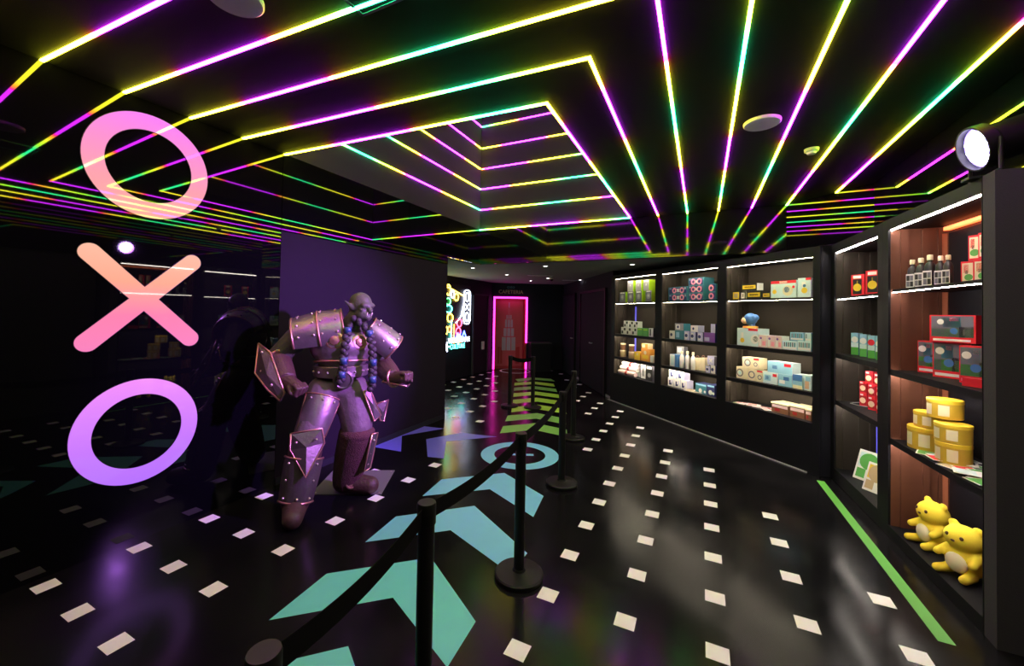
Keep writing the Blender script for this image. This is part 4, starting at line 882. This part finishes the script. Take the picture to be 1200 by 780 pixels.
carton('W2', 1, 1118, 1147, 444, 457, 'p_red', 'p_red', [], 'plain flat red packet lying in front of the game boxes', None, rot=RT, d=.045, dp=.05, name='packet', cat='packet', hmax=.05)
G = 'yellow tins with cream panels'
_, h1, _ = tin('W2', 2, 1069, 1101, 504, 530, 'p_gold', 'p_yellow', 'yellow tin in the bottom row by the bay corner', G, panel='p_cream', d=.13)
_, h2, _ = tin('W2', 2, 1102, 1133, 514, 539, 'p_gold', 'p_yellow', 'yellow tin in the bottom row next to the leaflets', G, panel='p_cream', d=.13)
_, h3, _ = tin('W2', 2, 1101, 1133, 494, 515.5, 'p_gold', 'p_yellow', 'yellow tin in the middle layer, straight above the bottom one', G, stack=h2, panel='p_cream', d=.13)
_, h4, _ = tin('W2', 2, 1075, 1100, 490, 508, 'p_gold', 'p_yellow', 'smaller yellow tin in the middle layer by the bay corner', G, stack=h1, panel='p_cream', d=.14)
tin('W2', 2, 1092, 1123, 474, 496, 'p_gold', 'p_yellow', 'topmost yellow tin of the pile', G, stack=max(h1+h4, h2+h3), panel='p_cream', d=.14)
rs = random.Random(21)
for k in range(14):
    s_ = 1.62+.045*k; flat('W2', 2, s_, .10+.05*(k % 3), .0035*(k % 5)+.0005, .12, .16, .003, rs.uniform(-.7, .7), ['p_green', 'p_pale', 'p_tan', 'p_red'][k % 4], ['p_white', 'p_black', 'p_green'][k % 3],
        ['white leaflet with green print', 'white leaflet with pale blue print', 'white leaflet with tan print', 'white leaflet with red print'][k % 4]+' in the heap by the yellow tins', 'leaflets heaped by the yellow tins')
# plush toys (plain generic stuffed animals)
def plush(loc, rz, sc, label):
    e = empty('plush_toy', loc, rz); e.scale = (sc, sc, sc); tag(e, label, 'plush toy', 'yellow plush toys')
    mb = MB(); P = 'p_plush'
    mb.ell((0, 0, .135), (.125, .12, .13), P, 24, 16); mb.ell((0, -.03, .30), (.115, .105, .10), P, 24, 16); mb.ell((0, 0, .21), (.08, .08, .06), P)
    for sx in (-1, 1):
        mb.cap((sx*.07, -.06, .041), (sx*.085, -.16, .037), .036, .032, P); mb.cap((sx*.09, -.04, .19), (sx*.11, -.12, .15), .034, .028, P)
        mb.ell((sx*.075, -.01, .385), (.036, .022, .036), P)
    o = mb.build('body', e); md = o.modifiers.new('remesh', 'REMESH'); md.mode = 'VOXEL'; md.voxel_size = .009; md.use_smooth_shade = True
    m2 = o.modifiers.new('smooth', 'SMOOTH'); m2.factor = .5; m2.iterations = 6
    for sx in (-1, 1): MB().ell((sx*.045, -.120, .325), (.013, .010, .015), 'p_plushdark', 12, 8).build('eye', e, True)
    MB().ell((0, -.136, .295), (.014, .008, .009), 'p_plushdark', 12, 8).build('nose', e, True)
    MB().ell((0, -.10, .12), (.072, .035, .075), 'p_cream', 16, 10).build('belly_patch', e, True)
s_, _ = uloc('W2', 1098, 625, .17); plush(upos('W2', s_, .17, .0862), UN['W2']['rz']+.25, .80, 'yellow plush animal sitting farther back on the bottom of the bay')
s_, _ = uloc('W2', 1133, 668, .15); plush(upos('W2', s_, .15, .0862), UN['W2']['rz']+.55, .80, 'yellow plush animal sitting against the end panel')
# ------------------------------------------------------------------ armoured warrior statue
SR = math.atan2(.75, .66)
ST = empty('warrior_statue', (-2.98, 2.62, 0), SR); tag(ST, 'life-size statue of a bald pointed-eared warrior in riveted metal armour', 'statue')
def rem(o, vox=.012, it=5):
    md = o.modifiers.new('remesh', 'REMESH'); md.mode = 'VOXEL'; md.voxel_size = vox; md.use_smooth_shade = True
    m2 = o.modifiers.new('smooth', 'SMOOTH'); m2.factor = .5; m2.iterations = it; return o
def align(p, q_, front=(0, -1, 0)):
    p = Vector(p); q_ = Vector(q_); z = (q_-p).normalized(); f = Vector(front); y = -(f-z*f.dot(z)).normalized(); x = y.cross(z)
    return Matrix(((x.x, y.x, z.x, p.x), (x.y, y.y, z.y, p.y), (x.z, y.z, z.z, p.z), (0, 0, 0, 1)))
def shell(M, r0_, r1_, L_, a0, a1, th, m, n=14, nz=4, bulge=0.0, sy=1.0):
    """curved armour plate round local z; angle 0 faces local -y (the front)"""
    mb = MB(); vs = []; fs = []
    for lay in (0, 1):
        for j in range(nz+1):
            t = j/nz; r = r0_+(r1_-r0_)*t+bulge*math.sin(PI*t)-(th if lay else 0)
            for k in range(n+1):
                a = a0+(a1-a0)*k/n; vs.append((r*math.sin(a), -r*math.cos(a)*sy, L_*t))
    N = (nz+1)*(n+1)
    I = lambda l, j, k: l*N+j*(n+1)+k
    for j in range(nz):
        for k in range(n):
            fs.append((I(0, j, k), I(0, j, k+1), I(0, j+1, k+1), I(0, j+1, k))); fs.append((I(1, j, k), I(1, j+1, k), I(1, j+1, k+1), I(1, j, k+1)))
    for k in range(n):
        fs.append((I(0, 0, k), I(1, 0, k), I(1, 0, k+1), I(0, 0, k+1))); fs.append((I(0, nz, k), I(0, nz, k+1), I(1, nz, k+1), I(1, nz, k)))
    for j in range(nz):
        fs.append((I(0, j, 0), I(0, j+1, 0), I(1, j+1, 0), I(1, j, 0))); fs.append((I(0, j, n), I(1, j, n), I(1, j+1, n), I(0, j+1, n)))
    mb.mesh(vs, fs, m, M); return mb
def rimline(M, r, z, a0, a1, n=14, sy=1.0): return [M @ Vector((r*math.sin(a0+(a1-a0)*k/n), -r*math.cos(a0+(a1-a0)*k/n)*sy, z)) for k in range(n+1)]
STUD = MB().ell((0, 0, 0), .011, 'stud', 10, 6).build('stud', ST, True).data
bpy.data.objects.remove(bpy.data.objects['stud'])
def studs(par, pts):
    for p in pts:
        o = bpy.data.objects.new('stud', STUD); col.objects.link(o); o.parent = par; o.location = p
# joints (local metres: x to the right of the photo, -y towards the viewer, z up)
NK, HD = Vector((.15, -.06, 1.56)), Vector((.205, -.14, 1.715))
SHL, ELL, WRL, FIL = Vector((-.25, .02, 1.50)), Vector((-.47, .04, 1.27)), Vector((-.37, -.18, 1.10)), Vector((-.29, -.27, 1.06))
SHR, ELR, WRR, FIR = Vector((.36, .02, 1.47)), Vector((.42, .06, 1.18)), Vector((.50, -.17, 1.08)), Vector((.57, -.25, 1.10))
HPL, KNL, ANL = Vector((-.08, -.02, .95)), Vector((-.20, -.20, .56)), Vector((-.27, -.26, .13))
HPR, KNR, ANR = Vector((.15, -.02, .95)), Vector((.20, -.10, .62)), Vector((.13, .06, .14))
b = MB(); K = 'orc_skin'
b.ell((.06, 0, 1.02), (.19, .15, .14), K); b.ell((.06, .0, 1.18), (.18, .14, .15), K); b.ell((.06, -.01, 1.37), (.27, .18, .19), K); b.ell((.06, .06, 1.49), (.24, .14, .11), K)
b.cap(NK, HD-Vector((.02, -.03, .06)), .105, .085, K)
fd = Vector((.62, -.78, -.05)).normalized(); fr = Vector((-fd.y, fd.x, 0)).normalized()*-1; fu = Vector((0, 0, 1))
fr = fd.cross(fu).normalized()
def hp(f, r, u): return HD+fd*f+fr*r+fu*u
HT = Matrix(((fr.x, -fd.x, 0, 0), (fr.y, -fd.y, 0, 0), (0, 0, 1, 0), (0, 0, 0, 1)))
b.ell(hp(-.01, 0, .03), (.092, .115, .112), K, 20, 14, HT)                       # skull
b.ell(hp(.035, 0, -.055), (.078, .075, .062), K, 18, 12, HT)                     # jaw
b.ell(hp(.085, 0, -.075), (.042, .035, .034), K, 14, 8, HT)                      # chin
b.cap(hp(.092, -.05, .028), hp(.092, .05, .028), .022, .022, K, 10)              # brow
b.cap(hp(.098, 0, .02), hp(.122, 0, -.02), .014, .021, K, 10)                    # nose
b.cap(hp(.085, -.03, -.045), hp(.085, .03, -.045), .020, .020, K, 10)            # lips
for sg in (-1, 1):
    b.ell(hp(.072, sg*.052, -.012), (.024, .02, .018), K, 10, 6, HT)             # cheek
    b.cap(hp(-.01, sg*.085, .0), hp(-.045, sg*.15, .065), .024, .006, K, 8)      # pointed ear
b.cap(SHL, ELL, .115, .088, K); b.cap(ELL, WRL, .088, .062, K); b.cap(SHR, ELR, .11, .085, K); b.cap(ELR, WRR, .085, .06, K)
b.cap(HPL, KNL, .145, .10, K); b.cap(KNL, ANL, .098, .07, K); b.cap(HPR, KNR, .145, .105, K); b.cap(KNR, ANR, .1, .07, K)
for A_, T_ in ((ANL, Vector((-.27, -.44, .045))), (ANR, Vector((.29, -.05, .052)))):
    b.cap(A_, A_-Vector((0, 0, .075)), .07, .055, K); b.cap(A_-Vector((0, 0, .075)), T_, .055, .04, K)
body = rem(b.build('body', ST), .0095, 3)
for sg in (-1, 1):
    MB().cap(hp(.10, sg*.026, -.068), hp(.116, sg*.028, -.034), .007, .003, 'tusk', 8).build('tusk', ST, True)
    MB().ell(hp(.088, sg*.034, .004), (.011, .009, .008), 'stud', 10, 6, HT).build('eye', ST, True)
    MB().cap(hp(-.035, sg*.02, .138), hp(-.06, sg*.02, .135), .004, .003, 'copper_trim', 6) 
# braids with blue bands
for pts in ([hp(.0, -.075, -.08), (.10, -.20, 1.55), (.08, -.245, 1.40), (.07, -.25, 1.26), (.06, -.235, 1.16), (.05, -.24, 1.06)],
            [hp(.02, .085, -.09), (.27, -.21, 1.52), (.30, -.24, 1.38), (.31, -.25, 1.24), (.31, -.26, 1.12), (.30, -.25, .98)]):
    pts = [Vector(p) for p in pts]; mb = MB(); br = None
    dense = []
    for i in range(len(pts)-1):
        for k in range(5): dense.append(pts[i].lerp(pts[i+1], k/5))
    for i, p in enumerate(dense):
        sw = .010 if i % 2 else -.010
        mb.ell(p+Vector((sw, 0, 0)), (.029, .027, .030), 'braid', 10, 6)
    br = mb.build('braid', ST, True)
    for i in (6, 15, 21):
        MB().tube([dense[i]+Vector((0, 0, .028)), dense[i]-Vector((0, 0, .028))], .033, 'braid_band', 14).build('band', br, True)
# clothing
mb = MB(); T_ = 'cloth'
mb.ell((.05, 0, 1.0), (.215, .175, .13), T_); mb.cap(HPL, KNL+Vector((.01, .01, .08)), .158, .122, T_); mb.cap(HPR, KNR+Vector((0, 0, .03)), .16, .135, T_)
rem(mb.build('trousers', ST), .014, 4)
# armour
def place(mb, nm, sm=True): o = mb.build(nm, ST); return smooth_by(o, .7) if sm else o
mb = MB(); mb.ell((.055, -.02, 1.365), (.27, .205, .195), 'pewter', 28, 18); mb.ell((.06, -.03, 1.27), (.225, .185, .13), 'pewter', 28, 14)
bp = rem(mb.build('breastplate', ST), .012, 4)
for x, y, z, r in ((-.005, -.215, 1.43, .062), (.195, -.195, 1.41, .055)):
    M = align((x, y+.02, z), Vector((x, y-.03, z+.006))+Vector(((x-.07)*.12, 0, 0)), (0, 0, 1))
    o = smooth_by(MB().lathe([(r*1.25, 0), (r*1.25, .012), (r*1.02, .017), (r*1.0, .010), (r*.72, .012), (r*.6, .026), (r*.1, .034)], 'copper_trim', 24, M).build('boss', bp))
for z, rx, ry, hgt in ((1.10, .222, .185, .10),):
    mb = MB(); prof = [(1.0, 0), (1.04, .008), (1.04, hgt-.008), (1.0, hgt), (.9, hgt), (.9, 0)]
    M = Matrix.Translation((.055, -.01, z)) @ Matrix.Diagonal((rx, ry, 1, 1)); mb.lathe(prof, 'pewter', 36, M); bl = place(mb, 'belt')
    studs(bl, [(.055+rx*1.06*math.sin(a), -.01-ry*1.06*math.cos(a), z+hgt*.5) for a in (-1.3, -.9, -.5, 0, .5, .9, 1.3)])
    M2 = align((.07, -.20, 1.09), (.07, -.24, 1.085), (0, 0, 1)); smooth_by(MB().lathe([(.085, 0), (.085, .012), (.07, .02), (.06, .012), (.02, .02)], 'dark_plate', 24, M2).build('buckle', bl))
    mb = MB(); mb.tube([(.055+rx*1.02*math.sin(a), -.02-ry*1.02*math.cos(a), 1.235+.02*math.cos(a)) for a in [-1.4+2.8*k/16 for k in range(17)]], .010, 'copper_trim', 8); mb.build('strap', bl, True)
# pauldrons
M = align((-.33, .01, 1.43), (.075, -.005, 1.505), (0, -.35, 1)); pl = place(shell(M, .182, .20, .41, -1.75, 1.65, .012, 'pewter', 20, 5, .02), 'pauldron')
for z_, r_ in ((0, .183), (.41, .201), (.21, .213)): MB().tube(rimline(M, r_, z_, -1.75, 1.65, 20), .009, 'copper_trim', 8).build('trim', pl, True)
studs(pl, [M @ Vector(((.188+.018*t)*math.sin(a), -(.188+.018*t)*math.cos(a), .41*t)) + (M.to_3x3() @ Vector((math.sin(a), -math.cos(a), 0)))*.016*math.sin(PI*t) for t in (.12, .42, .58, .88) for a in (-.6, 0, .6, 1.15)])
M = align((.27, .0, 1.53), (.50, .02, 1.33), (.5, -.8, .5)); pl = place(shell(M, .12, .15, .30, -1.5, 1.5, .012, 'pewter', 18, 4, .012), 'pauldron')
for z_, r_ in ((0, .121), (.30, .151)): MB().tube(rimline(M, r_, z_, -1.5, 1.5, 18), .009, 'copper_trim', 8).build('trim', pl, True)
studs(pl, [M @ Vector(((.128+.03*t)*math.sin(a), -(.128+.03*t)*math.cos(a), .3*t)) for t in (.15, .55, .88) for a in (-.7, 0, .7)])
# gauntlets
def hand(mb, W_, F_, sg):
    K = 'leather'
    d = (F_-W_).normalized(); s_ = d.cross(Vector((0, 0, 1))).normalized(); u_ = s_.cross(d)
    mb.ell(F_, (.054, .054, .054), K, 12, 8); mb.cap(W_, F_, .062, .056, K)
    for k in range(4):                                                            # curled fingers
        o_ = s_*(.048-.031*k); l_ = (.054, .062, .060, .050)[k]
        k0 = F_+d*.032+o_+u_*.034; k1 = k0+d*l_*.75-u_*.012; k2 = k1-u_*l_*.9-d*.008; k3 = k2-d*l_*.7+u_*.006
        mb.cap(k0, k1, .0165, .0155, K, 8); mb.cap(k1, k2, .0155, .0145, K, 8); mb.cap(k2, k3, .0145, .013, K, 8)
    t0_ = F_-d*.015+s_*.052*sg-u_*.005; t1_ = t0_+d*.05+s_*.016*sg-u_*.022; t2_ = t1_+d*.032-s_*.034*sg-u_*.022
    mb.cap(t0_, t1_, .020, .018, K, 8); mb.cap(t1_, t2_, .018, .014, K, 8)
def glove(E_, W_, F_, sg, nm='glove'):
    mb = MB(); mb.tube([E_.lerp(W_, .12), E_.lerp(W_, .5), E_.lerp(W_, 1.0)], [.100, .096, .080], 'leather', 20); hand(mb, W_, F_, sg); return rem(mb.build(nm, ST), .0065, 2)
gl = glove(ELL, WRL, FIL, 1); M = align(ELL.lerp(WRL, .12), WRL)
MB().tube(rimline(M, .103, .0, -PI, PI, 24), .014, 'copper_trim', 8).build('cuff', gl, True)
studs(gl, [M @ Vector((.112*math.sin(a), -.112*math.cos(a), .0)) for a in (-1.2, -.4, .4, 1.2)])
def blade(pts, th, m, nm, par=None):                # faceted guard: outline with a raised ridge
    P = [Vector(p) for p in pts]; c_ = sum(P, Vector())/len(P); nrm = (P[1]-P[0]).cross(P[2]-P[0]).normalized()
    if nrm.y > 0: nrm = -nrm
    n = len(P); vs = [p for p in P]+[p-nrm*th for p in P]+[c_+nrm*th*1.6]
    fs = [(i, (i+1) % n, 2*n) for i in range(n)]+[(n+i, n+(i+1) % n, (i+1) % n, i) for i in range(n)]+[tuple(range(n, 2*n))]
    mb = MB(); mb.mesh(vs, fs, m); o = mb.build(nm, par or ST)
    MB().tube(P+[P[0]], .008, 'copper_trim', 8).build('trim', o, True); return o
bd = blade([(-.60, -.04, 1.40), (-.50, -.12, 1.33), (-.37, -.30, 1.02), (-.40, -.30, .96), (-.50, -.22, 1.04), (-.61, -.10, 1.16)], .02, 'dark_plate', 'gauntlet_guard')
studs(bd, [(-.565, -.10, 1.33), (-.56, -.14, 1.18), (-.47, -.25, 1.08)])
gr = glove(ELR, WRR, FIR, -1); M = align(WRR, FIR); MB().tube(rimline(M, .078, 0, -PI, PI, 20), .012, 'copper_trim', 8).build('cuff', gr, True)
blade([(.40, -.16, 1.05), (.60, -.30, 1.02), (.63, -.26, 1.03), (.51, -.08, 1.07)], .012, 'pewter', 'gauntlet_guard')
# leg armour
M = align(KNL.lerp(HPL, .16), HPL.lerp(KNL, .04)); tg_ = place(shell(M, .132, .168, .32, -1.0, 1.0, .012, 'pewter', 16, 5, .008), 'thigh_guard')
for z_, r_ in ((0, .133), (.32, .169)): MB().tube(rimline(M, r_, z_, -1.0, 1.0, 16), .007, 'copper_trim', 8).build('trim', tg_, True)
for a in (-1.0, 1.0): MB().tube([M @ Vector(((.133+.036*t)*math.sin(a), -(.133+.036*t)*math.cos(a), .32*t)) for t in (0, .5, 1)], .008, 'copper_trim', 8).build('trim', tg_, True)
studs(tg_, [M @ Vector((.170*math.sin(a), -.170*math.cos(a), .28)) for a in (-.6, 0, .6)])
k_ = KNL
kg = blade([(k_.x-.115, k_.y-.10, k_.z+.13), (k_.x+.115, k_.y-.10, k_.z+.15), (k_.x+.135, k_.y-.10, k_.z+.03), (k_.x+.01, k_.y-.235, k_.z-.19), (k_.x-.12, k_.y-.10, k_.z+.0)], .022, 'dark_plate', 'knee_guard')
studs(kg, [(k_.x-.07, k_.y-.155, k_.z+.07), (k_.x+.075, k_.y-.155, k_.z+.08)])
mb = MB(); mb.tube([KNL-Vector((0, 0, -.02)), KNL.lerp(ANL, .5), ANL], [.132, .130, .118], 'fur', 20); mb.ell(KNL, .132, 'fur'); mb.cap(ANL, Vector((ANL.x, ANL.y, .105)), .115, .102, 'fur'); mb.cap(Vector((ANL.x, ANL.y-.02, .100)), Vector((-.275, -.47, .078)), .098, .076, 'fur')
bt = rem(mb.build('boot', ST), .012, 4); bt.data.materials.clear(); bt.data.materials.append(MATS['leather'])
M = align(ANL.lerp(KNL, .02), KNL); sg_ = place(shell(M, .134, .152, .34, -1.25, 1.25, .012, 'dark_plate', 18, 5, .006), 'shin_guard')
for z_, r_ in ((0, .135), (.34, .153)): MB().tube(rimline(M, r_, z_, -1.25, 1.25, 18), .009, 'copper_trim', 8).build('trim', sg_, True)
studs(sg_, [M @ Vector(((.138+.018*t)*math.sin(a), -(.138+.018*t)*math.cos(a), .34*t)) for t in (.1, .5, .88) for a in (-.75, .05, .75) if not (t == .5 and a == .05)])
mb = MB(); mb.tube([KNR-Vector((0, 0, .02)), KNR.lerp(ANR, .5), ANR], [.155, .150, .130], 'fur', 24); mb.ell(KNR-Vector((0, 0, .03)), (.160, .160, .08), 'fur'); mb.ell(ANR, .130, 'fur')
rem(mb.build('fur_boot', ST), .012, 3)
mb = MB(); mb.cap(Vector((ANR.x, ANR.y, .13)), Vector((ANR.x, ANR.y, .09)), .115, .085, 'leather'); mb.cap(Vector((ANR.x-.03, ANR.y+.01, .105)), Vector((.33, -.05, .086)), .098, .078, 'leather')
ft = rem(mb.build('shoe', ST), .012, 3)
smooth_by(MB().lathe([(.04, 0), (.045, .008), (.034, .012), (.028, .006), (.006, .008)], 'copper_trim', 20, align((ANR.x+.03, ANR.y-.118, .125), (ANR.x+.035, ANR.y-.15, .13), (0, 0, 1))).build('buckle', ft))
sd = blade([(.32, -.22, .60), (.37, -.18, .60), (.32, -.12, .27), (.26, -.16, .26)], .012, 'dark_plate', 'boot_strap'); studs(sd, [(.338, -.205, .54), (.315, -.175, .42), (.295, -.155, .32)])
blade([(.24, -.20, .98), (.30, -.18, .98), (.40, -.14, .74), (.34, -.17, .70)], .014, 'pewter', 'hip_guard'); blade([(.36, -.10, .84), (.47, -.06, .86), (.44, -.04, .66), (.40, -.08, .68)], .012, 'dark_plate', 'hip_guard')
e = empty('floor_plate', (-3.03, 2.98, 0), .505); tag(e, 'flat grey square mounting plate under the statue boot', 'plate')
MB().box(-.34, .30, -.28, .28, .0005, .0058, 'plate').build('sheet', e)
for x in (-.31, .27):
    for y in (-.25, .25): MB().lathe([(.011, .0058), (.011, .008), (.006, .0095)], 'stud', 12, Matrix.Translation((x, y, 0))).build('bolt', e)
